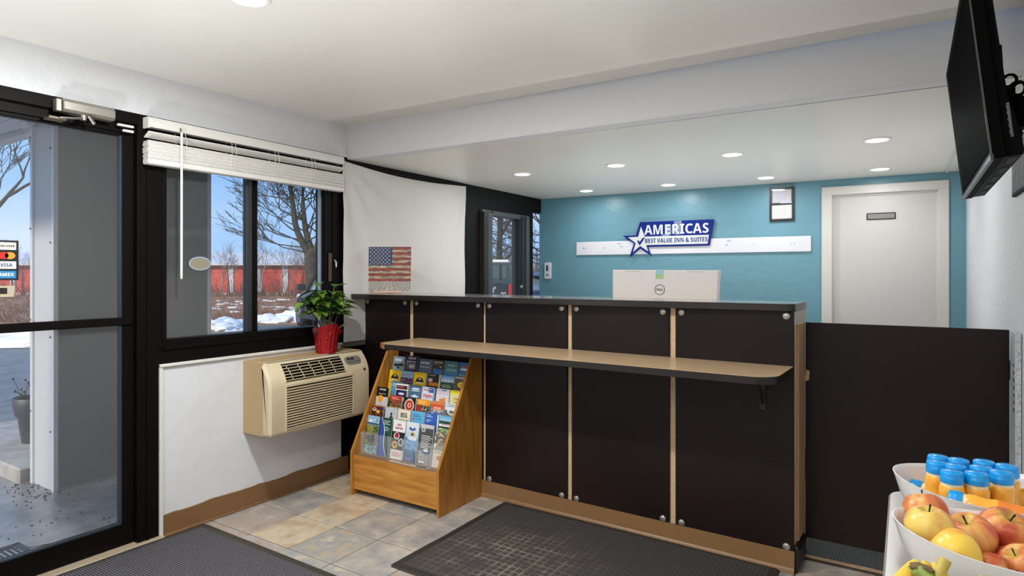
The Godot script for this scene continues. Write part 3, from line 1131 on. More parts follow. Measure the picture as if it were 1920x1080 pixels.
# ---------------------------------------------------------------- the counter
func counter() -> void:
	var at := Vector3(0.012, 0, -3.1336)
	var o := thing("reception_counter", "dark panelled reception counter with beige battens and a ledge shelf", "counter", at, -0.0303)
	var m := mb()
	m.slab(0.0, 2.772, 0.0, 1.182, -0.26, -0.019)
	part(o, "body", m, beige)
	var cap := M("b9b4ab", 0.28, 0.75)
	var seg := [[0.0, 0.421], [0.462, 1.032], [1.056, 1.619], [1.650, 2.206], [2.240, 2.787]]
	for k in 5:
		m = mb()
		m.slab(seg[k][0], seg[k][1], 0.088, 1.182, -0.018, 0.0, 0.0015)
		var p := part(o, "front_panel", m, dark_panel)
		for sx in [0, 1]:
			for y in [1.160, 0.113]:
				var b := mb(Transform3D(Basis(Vector3.RIGHT, PI / 2), Vector3(seg[k][sx] + (0.031 if sx == 0 else -0.031), y, 0.0)))
				b.lathe([Vector2(0, 0), Vector2(0.0165, 0), Vector2(0.0165, 0.004), Vector2(0.013, 0.007), Vector2(0, 0.0075)], 18)
				part(p, "bolt_cap", b, cap)
	var gaps := [[0.421, 0.462], [1.032, 1.056], [1.619, 1.650], [2.206, 2.240]]
	for g in gaps:
		m = mb()
		m.slab(g[0] + 0.004, g[1] - 0.004, 0.09, 1.182, -0.02, -0.012, 0.001)
		part(o, "batten", m, beige)
	m = mb(Transform3D(Basis(Vector3.UP, PI / 2), Vector3(0.0, 0, 0)))
	m.prism(P2([0.004, 0.0, -0.016, 0.0, -0.012, 0.014, -0.006, 0.022, -0.004, 0.098, 0.004, 0.098]), 0.98, 2.79, 0.0)
	part(o, "base_strip", m, M("87643f", 0.45))
	# right end
	m = mb()
	m.slab(2.772, 2.788, 0.10, 1.118, -0.26, -0.018, 0.002)
	part(o, "end_panel", m, beige)
	m = mb()
	m.slab(2.785, 2.797, 0.12, 1.122, -0.19, -0.07, 0.003)
	m.slab(2.785, 2.795, 0.12, 1.122, -0.258, -0.20, 0.003)
	part(o, "end_batten", m, M("b08d68", 0.5))
	m = mb()
	m.slab(2.772, 2.792, 1.118, 1.182, -0.30, -0.012, 0.002)
	part(o, "end_block", m, M("b5b0a6", 0.5))
	m = mb(Transform3D(Basis(Vector3.UP, 0.0), Vector3.ZERO))
	m.prism(P2([2.786, 0.0, 2.80, 0.0, 2.812, 0.03, 2.806, 0.06, 2.81, 0.10, 2.80, 0.12, 2.788, 0.115]), -0.20, -0.005, 0.003)
	part(o, "corner_strip", m, M("17130f", 0.4))
	# ledge shelf
	var poly := P2([0.52, 0.0, 2.785, 0.0])
	for k in 7:
		var a := PI / 2 * k / 6.0
		poly.append(Vector2(2.785 - 0.10 + 0.10 * cos(a), -0.288 - 0.10 * sin(a)))
	for k in 4:
		var a := PI / 2 * k / 3.0
		poly.append(Vector2(0.60 - 0.02 * sin(a), -0.388 + 0.02 - 0.02 * cos(a)))
	poly.append(Vector2(0.545, -0.34))
	poly.append(Vector2(0.52, -0.34))
	var sh := mb(Transform3D(LYING, Vector3(0, 0.900, 0)))
	sh.prism(poly, 0.0, 0.031, 0.001, true)
	var shelf := part(o, "ledge_shelf", sh, M("1d1917", 0.35))
	m = mb(Transform3D(LYING, Vector3(0, 0.931, 0)))
	m.prism(poly, 0.0, 0.0022, 0.001)
	part(shelf, "laminate_top", m, tex_mat(noise(0.02, 8, ["bf9f7a", "c8aa85", "cdb08c"], 256), Vector3(5, 5, 5), 0.3), "beige laminate top")
	m = mb(Transform3D(Basis(Vector3.UP, 0.0), Vector3.ZERO))
	m.slab(0.515, 0.522, 0.901, 0.932, 0.0, 0.345)
	m.xf = Transform3D(Basis(Vector3.UP, -0.55), Vector3(0.52, 0.9165, 0.345))
	m.slab(-0.002, 0.075, -0.0155, 0.0155, -0.03, 0.003, 0.001)
	part(shelf, "bare_wood_edge", m, M("a5653f", 0.6), "bare reddish wood edge")
	for x in [2.655]:
		m = mb()
		m.slab(x - 0.014, x + 0.014, 0.722, 0.90, 0.0, 0.012, 0.002)
		m.slab(x - 0.014, x + 0.014, 0.888, 0.90, 0.0, 0.16, 0.002)
		m.xf = Transform3D(Basis(Vector3.RIGHT, 0.0), Vector3.ZERO)
		m.tube([Vector3(x, 0.75, 0.008), Vector3(x, 0.82, 0.05), Vector3(x, 0.89, 0.13)], [0.006], 6)
		part(o, "shelf_bracket", m, M("15120f", 0.4))
	# worktop
	var tp := PackedVector2Array([Vector2(0.005, 0.27), Vector2(2.795, 0.275)])
	for k in 8:
		var a := PI / 2 * k / 7.0
		tp.append(Vector2(2.795 - 0.05 + 0.05 * cos(a), 0.02 - 0.05 * sin(a)))
	tp.append(Vector2(0.03, -0.145))
	tp.append(Vector2(0.005, -0.135))
	var ct := thing("countertop", "long grey laminate countertop with dark rounded edge on the reception counter", "countertop", at + Vector3(0, 1.1825, 0), -0.0303)
	m = mb(Transform3D(LYING, Vector3.ZERO))
	m.prism(tp, 0.0, 0.032, 0.002, true)
	part(ct, "edge_band", m, tex_mat(noise(0.01, 2, ["231d1b", "2b2421"], 128), Vector3(2, 2, 2), 0.22))
	m = mb(Transform3D(LYING, Vector3(0, 0.032, 0)))
	m.prism(tp, 0.0, 0.0015, 0.001)
	part(ct, "laminate_top", m, M("8d8a87", 0.13))
	# foam lump at the counter's end
	m = mb()
	m.blob(Vector3.ZERO, Vector3(0.018, 0.034, 0.022), 0.28, 3, false, 16)
	solo("foam_lump", "small crumbled lump of tan foam stuck to the counter's right end", "foam", m, M("c0a680", 0.9), Vector3(2.818, 0.862, -3.31))
	# flag picture on a small easel
	var fp := thing("flag_picture", "square print of a flag on planks standing on the countertop", "picture", Vector3(0.18, 1.217, -3.207), YAW)
	m = mb(Transform3D(Basis(Vector3.RIGHT, -0.05), Vector3.ZERO))
	m.slab(-0.1525, 0.1525, 0.014, 0.328, -0.010, 0.0, 0.001)
	part(fp, "canvas", m, M("e6e2da", 0.6))
	m = mb(Transform3D(Basis(Vector3.RIGHT, -0.05), Vector3.ZERO))
	m.quad(Vector3(-0.149, 0.325, 0.0006), Vector3(0.149, 0.325, 0.0006), Vector3(0.149, 0.016, 0.0006), Vector3(-0.149, 0.016, 0.0006), Vector3(0, 0, 1))
	var fm := StandardMaterial3D.new()
	fm.albedo_texture = flag_print()
	fm.roughness = 0.5
	part(fp, "print", m, fm)
	m = mb()
	m.slab(-0.105, 0.085, 0.002, 0.014, -0.012, 0.02, 0.002)
	m.slab(-0.11, -0.095, 0.0, 0.022, 0.004, 0.022, 0.003)
	m.slab(0.075, 0.09, 0.0, 0.022, 0.004, 0.022, 0.003)
	m.slab(-0.02, 0.02, 0.0, 0.01, -0.05, 0.0, 0.002)
	part(fp, "easel", m, M("d9b4a0", 0.5))
	# swing gate
	var g := thing("swing_gate", "tall dark brown swing gate panel between counter and right wall", "gate", Vector3(2.815, 0.0, -3.30))
	m = mb()
	m.slab(0.0, 0.775, 0.078, 1.117, -0.018, 0.0, 0.002)
	part(g, "panel", m, dark_panel)
	m = mb()
	m.slab(0.0, 0.012, 0.09, 1.10, -0.03, -0.018)
	part(g, "edge_rail", m, M("0e0c0a", 0.5))
	for y in [0.25, 0.95]:
		m = mb(Transform3D(Basis.IDENTITY, Vector3(0.781, y, 0.0)))
		m.lathe([Vector2(0, -0.04), Vector2(0.007, -0.04), Vector2(0.007, 0.04), Vector2(0, 0.04)], 10)
		part(g, "hinge", m, M("2a2825", 0.4, 0.6))
	var po := thing("gate_post", "narrow speckled silver post beside the swing gate", "post", Vector3(3.598, 0, -3.20))
	m = mb()
	m.slab(-0.008, 0.012, 0.0, 1.118, -0.08, 0.06, 0.002)
	part(po, "channel", m, tex_mat(noise(0.08, 31, ["8f9296", "b9bcc0", "d8dadd"], 128), Vector3(6, 6, 6), 0.4))
	m = mb()
	for k in 7:
		m.slab(-0.0095, -0.008, 0.80 + k * 0.03, 0.812 + k * 0.03, 0.02, 0.035)
	part(po, "slots", m, M("0f0e0d", 0.6))
	# ribbed rubber runner behind the gate
	var rm := thing("rubber_runner", "black ribbed rubber runner on the floor under the swing gate", "mat", Vector3(2.81, 0.0, -3.275))
	m = mb()
	m.slab(0.0, 0.79, 0.0, 0.006, -0.95, 0.0)
	part(rm, "sheet", m, M("121413", 0.55))
	m = mb()
	for k in 60:
		m.slab(0.006 + k * 0.0131, 0.013 + k * 0.0131, 0.006, 0.0095, -0.94, -0.002, 0.001)
	var rib := part(rm, "ribs", m, M("161a19", 0.5))
	rib.set_meta("kind", "stuff")
	var ts := struct("trim_4", "thin tan floor strip before the rubber runner")
	m = mb()
	m.slab(2.80, 3.61, 0.0, 0.008, -3.275, -3.245, 0.003)
	part(ts, "strip", m, M("a3825f", 0.5))

func flag_print() -> ImageTexture:
	var n := 192
	var im := Image.create(n, n, false, Image.FORMAT_RGB8)
	var f := FastNoiseLite.new()
	f.seed = 77
	f.frequency = 0.02
	f.fractal_octaves = 4
	var floor_y := int(n * 0.785)
	for y in n:
		for x in n:
			var g := f.get_noise_2d(x * 1.0, y * 9.0)
			var cc: Color
			if y < floor_y:
				var s := int(y * 13.0 / floor_y)
				var edge := fposmod(y * 13.0 / floor_y, 1.0)
				cc = C("a8382c") if s % 2 == 0 else C("c2ad90")
				if x < n * 0.555 and s < 7:
					cc = C("1d2f5e").lerp(C("27488a"), float(x) / n)
				cc = cc.lerp(C("1e1512"), clampf(g * 1.3 + 0.12, 0, 0.75))
				if edge < 0.09:
					cc = cc.darkened(0.55)
			else:
				var k := (y - floor_y) / float(n - floor_y)
				var u := (x / float(n) - 0.5) / (0.35 + 0.65 * k)
				cc = C("9a948d").lerp(C("bdb4ab"), 0.5 + g)
				if absf(fposmod(u * 7.0 + 0.5, 1.0) - 0.5) < 0.035:
					cc = C("2a2522")
			im.set_pixel(x, y, cc)
	for r in 9:
		for q in (6 if r % 2 == 0 else 5):
			var o := Vector2(8 + q * 17 + (0 if r % 2 == 0 else 8), 6 + r * 8.6)
			for y in range(-4, 5):
				for x in range(-4, 5):
					var a := atan2(x, -y)
					var rad := 3.6 * (0.55 + 0.45 * absf(cos(a * 2.5)))
					if Vector2(x, y).length() < rad:
						im.set_pixel(clampi(int(o.x) + x, 0, n - 1), clampi(int(o.y) + y, 0, n - 1), C("c6c5c6"))
	return ImageTexture.create_from_image(im)

# ---------------------------------------------------------------- air conditioner in the wall's own axes
func air_conditioner() -> void:
	var o := thing("air_conditioner", "beige wall air conditioner with louvred front below the window", "air conditioner", Vector3(0.0, 0.44, -2.195), PI / 2)
	var tanm := M("b79b73", 0.5)
	var cream := M("cdbd9d", 0.45)
	var m := mb()
	m.slab(0.0, 0.735, -0.006, 0.413, -0.02, 0.185, 0.004)
	part(o, "sleeve", m, tanm)
	m = mb()
	m.slab(0.004, 0.735, -0.004, 0.41, 0.185, 0.203, 0.003)
	part(o, "metal_rim", m, M("aeb7c1", 0.25, 0.8))
	# front cover: straight below, curving back to the top; x = depth, y = height, swept along the wall
	var sweep := Basis(Vector3(0, 0, 1), Vector3(0, 1, 0), Vector3(-1, 0, 0))
	var prof := P2([0.200, 0.006, 0.252, 0.004, 0.266, 0.010, 0.272, 0.024])
	var band := PackedVector2Array()
	for i in 15:
		var y := 0.27 + 0.14 * i / 14.0
		prof.append(Vector2(bulge(y), y))
	var body := mb(Transform3D(sweep, Vector3(0.737, 0, 0)))
	body.prism(prof, 0.0, 0.760, 0.014, true)
	part(o, "front_cover", body, cream)
	for i in 9:
		var y := 0.300 + 0.096 * i / 8.0
		band.append(Vector2(bulge(y) + 0.0008, y))
	for i in 9:
		var y := 0.396 - 0.096 * i / 8.0
		band.append(Vector2(bulge(y) - 0.004, y))
	m = mb(Transform3D(sweep, Vector3(0.523, 0, 0)))
	m.prism(band, 0.0, 0.438)
	part(o, "outlet_shade_band", m, M("0f0d0b", 0.9, 0.0, 0.2))  # flat dark band, the shade behind the outlet slats put into colour
	for k in 6:
		var y := 0.308 + k * 0.0158
		m = mb(Transform3D(Basis(Vector3.RIGHT, -0.3), Vector3(0, y, bulge(y) + 0.005)))
		m.slab(0.085, 0.523, -0.0019, 0.0019, -0.005, 0.005, 0.001)
		part(o, "outlet_slat", m, M("d6c6a6", 0.45))
	for k in 5:
		for j in 5:
			var y := 0.316 + j * 0.0158
			m = mb()
			m.box(Vector3(0.135 + k * 0.078 + j * -0.004, y, bulge(y) + 0.002), Vector3(0.006, 0.011, 0.006), 0.002)
			part(o, "vane", m, M("cfc0a0", 0.5))
	for q in [[0.079, 0.085], [0.523, 0.529]]:
		var rim := PackedVector2Array()
		for i in 9:
			var y := 0.296 + 0.104 * i / 8.0
			rim.append(Vector2(bulge(y) + 0.007, y))
		for i in 9:
			var y := 0.400 - 0.104 * i / 8.0
			rim.append(Vector2(bulge(y) - 0.004, y))
		m = mb(Transform3D(sweep, Vector3(q[1], 0, 0)))
		m.prism(rim, 0.0, q[1] - q[0], 0.001)
		part(o, "outlet_rim", m, cream)
	m = mb()
	m.slab(0.085, 0.582, 0.028, 0.270, 0.2715, 0.2723)
	part(o, "intake_shade_sheet", m, M("2a1f15", 0.9, 0.0, 0.2))  # thin dark sheet painted as the shade between the intake slats
	var gv := mb()
	gv.xf = Transform3D(Basis(Vector3.RIGHT, 0.5), Vector3.ZERO)
	gv.slab(0.085, 0.582, -0.0046, 0.0046, -0.0025, 0.0025, 0.0012)
	var gvm := gv.mesh()
	for k in 16:
		var s := part(o, "intake_slat", gvm, M("cbbb9b", 0.5))
		s.position = Vector3(0, 0.0345 + k * 0.01485, 0.2755)
	m = mb()
	m.slab(0.083, 0.584, 0.270, 0.291, 0.268, 0.2775, 0.003)
	part(o, "intake_flap", m, cream)
	for q in [[0.081, 0.085], [0.582, 0.587]]:
		m = mb()
		m.slab(q[0], q[1], 0.024, 0.272, 0.268, 0.2785, 0.002)
		part(o, "intake_edge", m, cream)
	var tilt := Basis(Vector3.RIGHT, -0.60)
	var cp := mb(Transform3D(tilt, Vector3(0.612, 0.361, bulge(0.361))))
	cp.prism(rrect(0.132, 0.056, 0.026, 6), -0.004, 0.003, 0.001)
	var panel := part(o, "control_panel", cp, M("77736a", 0.4))
	for k in 7:
		m = mb(Transform3D(tilt, Vector3(0.612, 0.361, bulge(0.361))))
		if k < 2:
			m.slab(-0.046 + k * 0.03, -0.022 + k * 0.034, 0.003, 0.018, 0.003, 0.004)
		else:
			m.prism(oval(0.006, 0.006, 12, Vector2(-0.04 + (k - 2) * 0.02, -0.011)), 0.003, 0.0043)
		part(panel, "display" if k < 2 else "button", m, M("24231f" if k < 2 else "4b493f", 0.4))
	m = mb()
	m.prism(oval(0.008, 0.009, 14, Vector2(0.686, 0.297)), 0.2665, 0.2725)
	part(o, "indicator", m, M("3b2620", 0.4))

func bulge(y: float) -> float:
	return 0.272 - 0.072 * pow(maxf(0.0, (y - 0.27) / 0.14), 2.0)

# ---------------------------------------------------------------- brochures
func cover_atlas(covers: Array) -> ImageTexture:
	var w := 64
	var h := 144
	var im := Image.create(w * 6, h * 6, false, Image.FORMAT_RGB8)
	var f := FastNoiseLite.new()
	f.frequency = 0.045
	f.fractal_octaves = 4
	for k in covers.size():
		var ox := (k % 6) * w
		var oy := (k / 6) * h
		f.seed = 100 + k
		for cmd in covers[k]:
			var c0 := C(cmd[5])
			var x0 := int(cmd[1] * w)
			var ky := 0.62 if k >= 6 and k != 12 else 1.0    # only the head of a cover shows on the upper tiers
			var y0 := int(cmd[2] * h * ky)
			var x1 := int(cmd[3] * w)
			var y1 := int(cmd[4] * h * (1.0 if cmd[4] >= 1.0 else ky))
			match cmd[0]:
				"r":
					im.fill_rect(Rect2i(ox + x0, oy + y0, x1 - x0, y1 - y0), c0)
				"g", "n":
					var c1 := C(cmd[6])
					for y in range(y0, y1):
						for x in range(x0, x1):
							var t := float(y - y0) / maxi(1, y1 - y0) if cmd[0] == "g" else clampf(0.5 + f.get_noise_2d(x, y * 1.4) * 1.6, 0, 1)
							im.set_pixel(ox + x, oy + y, c0.lerp(c1, t))
				"e":
					var rx := (x1 - x0) / 2.0
					var ry := (y1 - y0) / 2.0
					for y in range(maxi(y0, 0), mini(y1, h)):
						for x in range(maxi(x0, 0), mini(x1, w)):
							if pow((x + 0.5 - x0 - rx) / rx, 2) + pow((y + 0.5 - y0 - ry) / ry, 2) < 1.0:
								im.set_pixel(ox + x, oy + y, c0)
				"t":       # a dark mound, a tail, a roof: triangle with its tip up
					for y in range(y0, y1):
						var q := float(y - y0) / (y1 - y0)
						var c := (x0 + x1) / 2.0
						for x in range(int(c - (x1 - x0) / 2.0 * q), int(c + (x1 - x0) / 2.0 * q)):
							im.set_pixel(ox + clampi(x, 0, w - 1), oy + y, c0)
				"l":       # rows of small print too fine to read
					var y := y0
					while y < y1:
						var seed_x := (y * 7 + k * 13) % 17
						im.fill_rect(Rect2i(ox + x0, oy + y, maxi(4, x1 - x0 - seed_x), 2), c0)
						y += 6
				"s":       # a curve sweeping down the page
					for y2 in range(y0, y1):
						var q := float(y2 - y0) / (y1 - y0)
						var cx := lerpf(x0, x1, q + 0.16 * sin(q * TAU))
						im.fill_rect(Rect2i(ox, oy + y2, clampi(int(cx), 0, w), 1), C(cmd[6]))
						im.fill_rect(Rect2i(ox + clampi(int(cx), 0, w - 4), oy + y2, 3, 1), c0)
	return ImageTexture.create_from_image(im)

func brochure_rack() -> void:
	var at := Vector3(0.348, 0.0, -3.098)
	var o := thing("brochure_rack", "oak floor rack with sloping sides full of leaflets beside the counter", "display rack", at)
	var grain := noise(0.012, 15, ["a5702c", "bd8538", "cb9444", "d8a556"], 256, false, 5)
	var oak_h := tex_mat(grain, Vector3(0.9, 9.0, 9.0), 0.38)
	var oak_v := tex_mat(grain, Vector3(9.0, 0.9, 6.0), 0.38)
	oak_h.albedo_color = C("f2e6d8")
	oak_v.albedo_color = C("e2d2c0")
	var edge := M("c99350", 0.45)
	# side: x along depth (towards the viewer), y up
	var side := P2([0.0, 0.0, 0.413, 0.0, 0.413, 0.262, 0.398, 0.29, 0.10, 0.848, 0.0, 0.848])
	for x in [0.0, 0.679]:
		var m := mb(Transform3D(Basis(Vector3.UP, -PI / 2), Vector3(x + 0.018, 0, 0)))
		m.prism(side, 0.0, 0.018, 0.0015)
		part(o, "side_panel", m, oak_v)
	var m := mb()
	m.slab(0.018, 0.679, 0.035, 0.240, 0.382, 0.400, 0.002)
	part(o, "kick_board", m, oak_h)
	m = mb()
	m.slab(0.018, 0.679, 0.232, 0.2415, 0.30, 0.396, 0.001)
	part(o, "front_ledge", m, M("8a6747", 0.45))
	m = mb()
	m.slab(0.018, 0.679, 0.03, 0.70, 0.0, 0.012)
	part(o, "back_board", m, oak_v)
	m = mb(Transform3D(Basis(Vector3.UP, 0.06), Vector3(0.40, 0.2425, 0.365)))
	m.prism(P2([-0.12, -0.012, 0.17, -0.018, 0.17, 0.018, 0.05, 0.016, 0.03, 0.004, -0.02, 0.016, -0.05, 0.008, -0.08, 0.018, -0.12, 0.014]), 0.0, 0.0004)
	var lab := mb(Transform3D(Basis(Vector3.UP, 0.0) * LYING, Vector3(0.40, 0.2420, 0.362)))
	lab.prism(P2([-0.12, -0.020, 0.17, -0.024, 0.185, 0.012, 0.05, 0.008, 0.03, -0.004, 0.0, 0.006, -0.03, -0.004, -0.06, 0.01, -0.08, 0.004, -0.115, 0.016]), 0.0, 0.0005)
	var torn := part(o, "torn_label", lab, M("b9aea0", 0.7))
	m = mb()
	m.slab(0.49, 0.567, 0.2425, 0.2431, 0.356, 0.376)
	part(torn, "label_print", m, M("3c4b48", 0.6))
	# tiers: [front z, foot height]; leaflets lean back on them
	var tiers := [[0.322, 0.241, 0.455], [0.280, 0.297, 0.517], [0.232, 0.362, 0.580], [0.182, 0.430, 0.648], [0.130, 0.502, 0.722], [0.088, 0.585, 0.805]]
	for k in range(1, 6):
		m = mb()
		m.slab(0.018, 0.679, tiers[k][1] - 0.012, tiers[k][1], tiers[k][0] - 0.045, tiers[k][0] + 0.005, 0.001)
		part(o, "tier_shelf", m, oak_h)
	var clear := glass("e8eef0", 0.10)
	for k in 6:
		var x: float = 0.022 + k * 0.1095
		m = mb()
		m.slab(x + 0.003, x + 0.106, 0.242, 0.375, 0.3455, 0.3475)
		m.slab(x + 0.002, x + 0.004, 0.242, 0.375, 0.315, 0.3475)
		part(o, "acrylic_pocket", m, clear)
	# the covers, from the front tier to the back one, left to right
	var covers := [
		[["g", 0, 0, 1, 1, "8fb6d6", "dfe9ee"], ["n", 0, 0.10, 1, 0.18, "f2f4f4", "6f9cc4"], ["r", 0, 0.2, 1, 0.24, "2b4a66"], ["n", 0, 0.25, 1, 0.8, "2d3f22", "6d7c4a"], ["e", 0.2, 0.45, 0.8, 0.72, "232c20"], ["n", 0, 0.78, 1, 1, "4c7f80", "a9c6c2"], ["l", 0.12, 0.28, 0.8, 0.5, "efe66a"]],
		[["r", 0, 0, 1, 1, "124a34"], ["s", 0.1, 0, 0.75, 1, "f2f4f2", "2b4da0"], ["l", 0.3, 0.08, 0.92, 0.2, "f2f4f2"], ["l", 0.45, 0.24, 0.92, 0.34, "dfe8e2"]],
		[["r", 0, 0, 1, 1, "1f1a1b"], ["r", 0, 0, 1, 0.31, "f0eeea"], ["r", 0, 0.76, 1, 1, "ece5de"], ["e", 0.15, 0.32, 0.6, 0.50, "e5dfd8"], ["e", 0.24, 0.34, 0.54, 0.47, "a02038"], ["e", 0.55, 0.46, 0.95, 0.66, "d8d2c8"], ["e", 0.63, 0.49, 0.88, 0.62, "2b2522"], ["e", 0.05, 0.55, 0.5, 0.74, "d9b25a"], ["e", 0.16, 0.60, 0.42, 0.68, "6d4d22"], ["l", 0.15, 0.83, 0.85, 0.92, "c0334a"]],
		[["g", 0, 0, 1, 0.45, "e6ebee", "b5cbdc"], ["g", 0, 0.4, 1, 1, "5f97c6", "20416a"], ["n", 0.0, 0.42, 1, 0.7, "4d86b6", "7fb0d6"], ["e", 0.25, 0.12, 0.75, 0.22, "4760a0"], ["e", 0.42, 0.10, 0.62, 0.16, "e8ecef"], ["e", 0.2, 0.36, 0.9, 0.46, "dfe5e6"], ["e", 0.4, 0.26, 0.72, 0.36, "b79a5e"], ["e", 0.48, 0.28, 0.6, 0.34, "2b2a28"], ["l", 0.15, 0.9, 0.8, 0.95, "9db6cc"]],
		[["g", 0, 0, 1, 1, "c9c9c6", "8e8b88"], ["r", 0.02, 0.10, 0.98, 0.66, "4b4a46"], ["e", 0.1, 0.08, 0.4, 0.2, "e0e0dc"], ["e", 0.15, 0.1, 0.35, 0.18, "7a7a76"], ["l", 0.15, 0.28, 0.95, 0.6, "efeee8"], ["e", 0.3, 0.62, 0.85, 0.74, "2c3c78"], ["e", 0.35, 0.61, 0.75, 0.68, "e2e2e0"], ["e", 0.08, 0.74, 0.42, 0.88, "c9c48e"], ["e", 0.13, 0.765, 0.37, 0.86, "8e8b86"], ["r", 0.1, 0.91, 0.5, 0.95, "f4f4f2"]],
		[["r", 0, 0, 1, 1, "dcd2bd"], ["n", 0, 0, 1, 0.35, "5a564e", "c7b79b"], ["t", 0.0, 0.25, 1, 0.5, "8a8378"], ["l", 0.1, 0.5, 0.9, 0.6, "7b7262"], ["e", 0.3, 0.66, 0.8, 0.8, "b58a74"]],
		[["n", 0, 0, 1, 1, "2a1d1a", "8a3a2a"], ["e", 0.05, 0.12, 0.4, 0.26, "e8dcd8"], ["e", 0.12, 0.14, 0.32, 0.22, "a8281e"], ["e", 0.4, 0.2, 0.7, 0.34, "e2c234"], ["e", 0.66, 0.05, 1.0, 0.2, "2b355e"], ["r", 0, 0, 1, 0.05, "c97a34"]],
		[["r", 0, 0, 1, 1, "bfc5cc"], ["e", 0.45, 0.22, 0.62, 0.34, "3a3436"], ["t", 0.35, 0.28, 0.75, 0.5, "4a4244"], ["r", 0, 0.94, 1, 1, "9aa2aa"]],
		[["r", 0, 0, 1, 1, "e9dfcc"], ["l", 0.1, 0.44, 0.95, 0.6, "6d5a48"]],
		[["r", 0, 0, 1, 1, "5fb2de"], ["l", 0.12, 0.14, 0.8, 0.24, "1d3b5e"], ["r", 0.1, 0.3, 0.24, 0.36, "c0392b"], ["l", 0.3, 0.31, 0.8, 0.38, "2d5a84"]],
		[["r", 0, 0, 1, 1, "2f5fb4"], ["l", 0.1, 0.06, 0.6, 0.2, "eef2f8"], ["l", 0.1, 0.26, 0.5, 0.38, "d6e2f2"], ["r", 0.92, 0, 1, 1, "e8ebf0"]],
		[["g", 0, 0, 1, 0.4, "5fa8d2", "d9e8ee"], ["n", 0, 0.22, 1, 0.34, "1f2c24", "4a6a44"], ["r", 0, 0.36, 1, 0.44, "f0f2f2"], ["l", 0.2, 0.38, 0.9, 0.42, "b03a2e"], ["n", 0, 0.5, 1, 1, "5a7a4a", "aec48e"]],
		[["r", 0, 0, 1, 1, "c9c3cc"], ["r", 0, 0, 1, 0.26, "17161a"], ["e", 0.2, 0.22, 0.6, 0.42, "f0a81e"], ["n", 0, 0.5, 1, 0.9, "bfb6bd", "8e8a90"], ["e", 0.3, 0.5, 0.85, 0.72, "a8262a"], ["e", 0.1, 0.56, 0.5, 0.62, "c2343a"], ["e", 0.05, 0.75, 0.9, 0.95, "55524e"], ["l", 0.2, 0.18, 0.9, 0.22, "dedede"]],
		[["r", 0, 0, 1, 1, "6d5646"], ["r", 0, 0, 1, 0.24, "b5372a"], ["n", 0, 0.24, 1, 0.52, "8a6a4e", "3a3128"], ["r", 0.2, 0.3, 0.7, 0.4, "a2412c"], ["r", 0.0, 0.5, 1, 0.54, "d8a23a"], ["n", 0, 0.56, 1, 1, "4a5a34", "8a7a4a"], ["l", 0.15, 0.08, 0.85, 0.16, "f0d8c8"]],
		[["r", 0, 0, 1, 1, "1a1516"], ["e", 0.12, 0.08, 0.9, 0.62, "e6e0d8"], ["e", 0.2, 0.13, 0.82, 0.56, "c23a26"], ["e", 0.38, 0.24, 0.66, 0.44, "ecd8c6"], ["e", 0.46, 0.28, 0.6, 0.40, "b83220"]],
		[["r", 0, 0, 1, 1, "3a302a"], ["r", 0, 0, 1, 0.26, "f09a22"], ["r", 0.05, 0.3, 0.36, 0.6, "b3262e"], ["n", 0.4, 0.3, 1, 0.52, "1d1b1a", "b5ad9c"], ["l", 0.1, 0.08, 0.85, 0.2, "fbe0a8"], ["l", 0.42, 0.54, 0.95, 0.62, "e0dcd2"]],
		[["r", 0, 0, 1, 1, "d9844a"], ["r", 0.05, 0.14, 0.95, 0.32, "d2552a"], ["n", 0, 0.36, 1, 1, "55608a", "c2c4c8"]],
		[["r", 0, 0, 1, 1, "dfe2e2"], ["n", 0, 0.3, 1, 1, "3a3c3c", "9a9c98"], ["e", 0.2, 0.25, 0.8, 0.48, "e2e4e0"], ["e", 0.32, 0.3, 0.68, 0.43, "6d706c"], ["l", 0.15, 0.06, 0.85, 0.16, "5a5c5e"]],
		[["r", 0, 0, 1, 1, "5b8fb8"], ["g", 0, 0.1, 1, 1, "6ba2cc", "3a6a96"], ["l", 0.15, 0.1, 0.8, 0.2, "e0ecf4"]],
		[["r", 0, 0, 1, 1, "e9e6df"], ["r", 0.05, 0.1, 0.95, 0.25, "5a1f22"], ["r", 0.05, 0.3, 0.95, 0.6, "1f2a52"], ["e", 0.25, 0.4, 0.75, 0.5, "e4e6ea"], ["l", 0.15, 0.15, 0.85, 0.2, "c9a89c"]],
		[["r", 0, 0, 1, 1, "4a6e8a"], ["e", 0.2, 0.12, 0.85, 0.20, "dce6ec"], ["e", 0.12, 0.22, 0.9, 0.26, "dce6ec"], ["e", 0.2, 0.44, 0.8, 0.52, "eef2f4"], ["t", 0.4, 0.36, 0.6, 0.46, "eef2f4"]],
		[["r", 0, 0, 1, 1, "dfe0e6"], ["r", 0.5, 0.05, 0.95, 0.24, "2a4f94"], ["r", 0.9, 0.0, 1, 1, "7ba3cc"], ["l", 0.55, 0.09, 0.92, 0.2, "d2dcec"], ["n", 0, 0.62, 1, 1, "b8bccc", "8a90a8"]],
		[["r", 0, 0, 1, 1, "d9d7e2"], ["n", 0, 0.1, 1, 0.28, "e0c8cc", "c5c2d6"], ["r", 0.4, 0.06, 0.75, 0.10, "3f5f9a"], ["e", 0.25, 0.42, 0.75, 0.54, "f08a2a"], ["e", 0.58, 0.36, 0.74, 0.46, "f08a2a"], ["r", 0.3, 0.52, 0.36, 0.6, "e07a22"], ["r", 0.62, 0.52, 0.68, 0.6, "e07a22"], ["r", 0, 0.36, 1, 0.375, "b8a8b8"]],
		[["r", 0, 0, 1, 1, "dcd795"], ["r", 0, 0, 1, 0.16, "f4e02a"], ["n", 0.0, 0.6, 1, 1, "6a8a4a", "c8c49a"]],
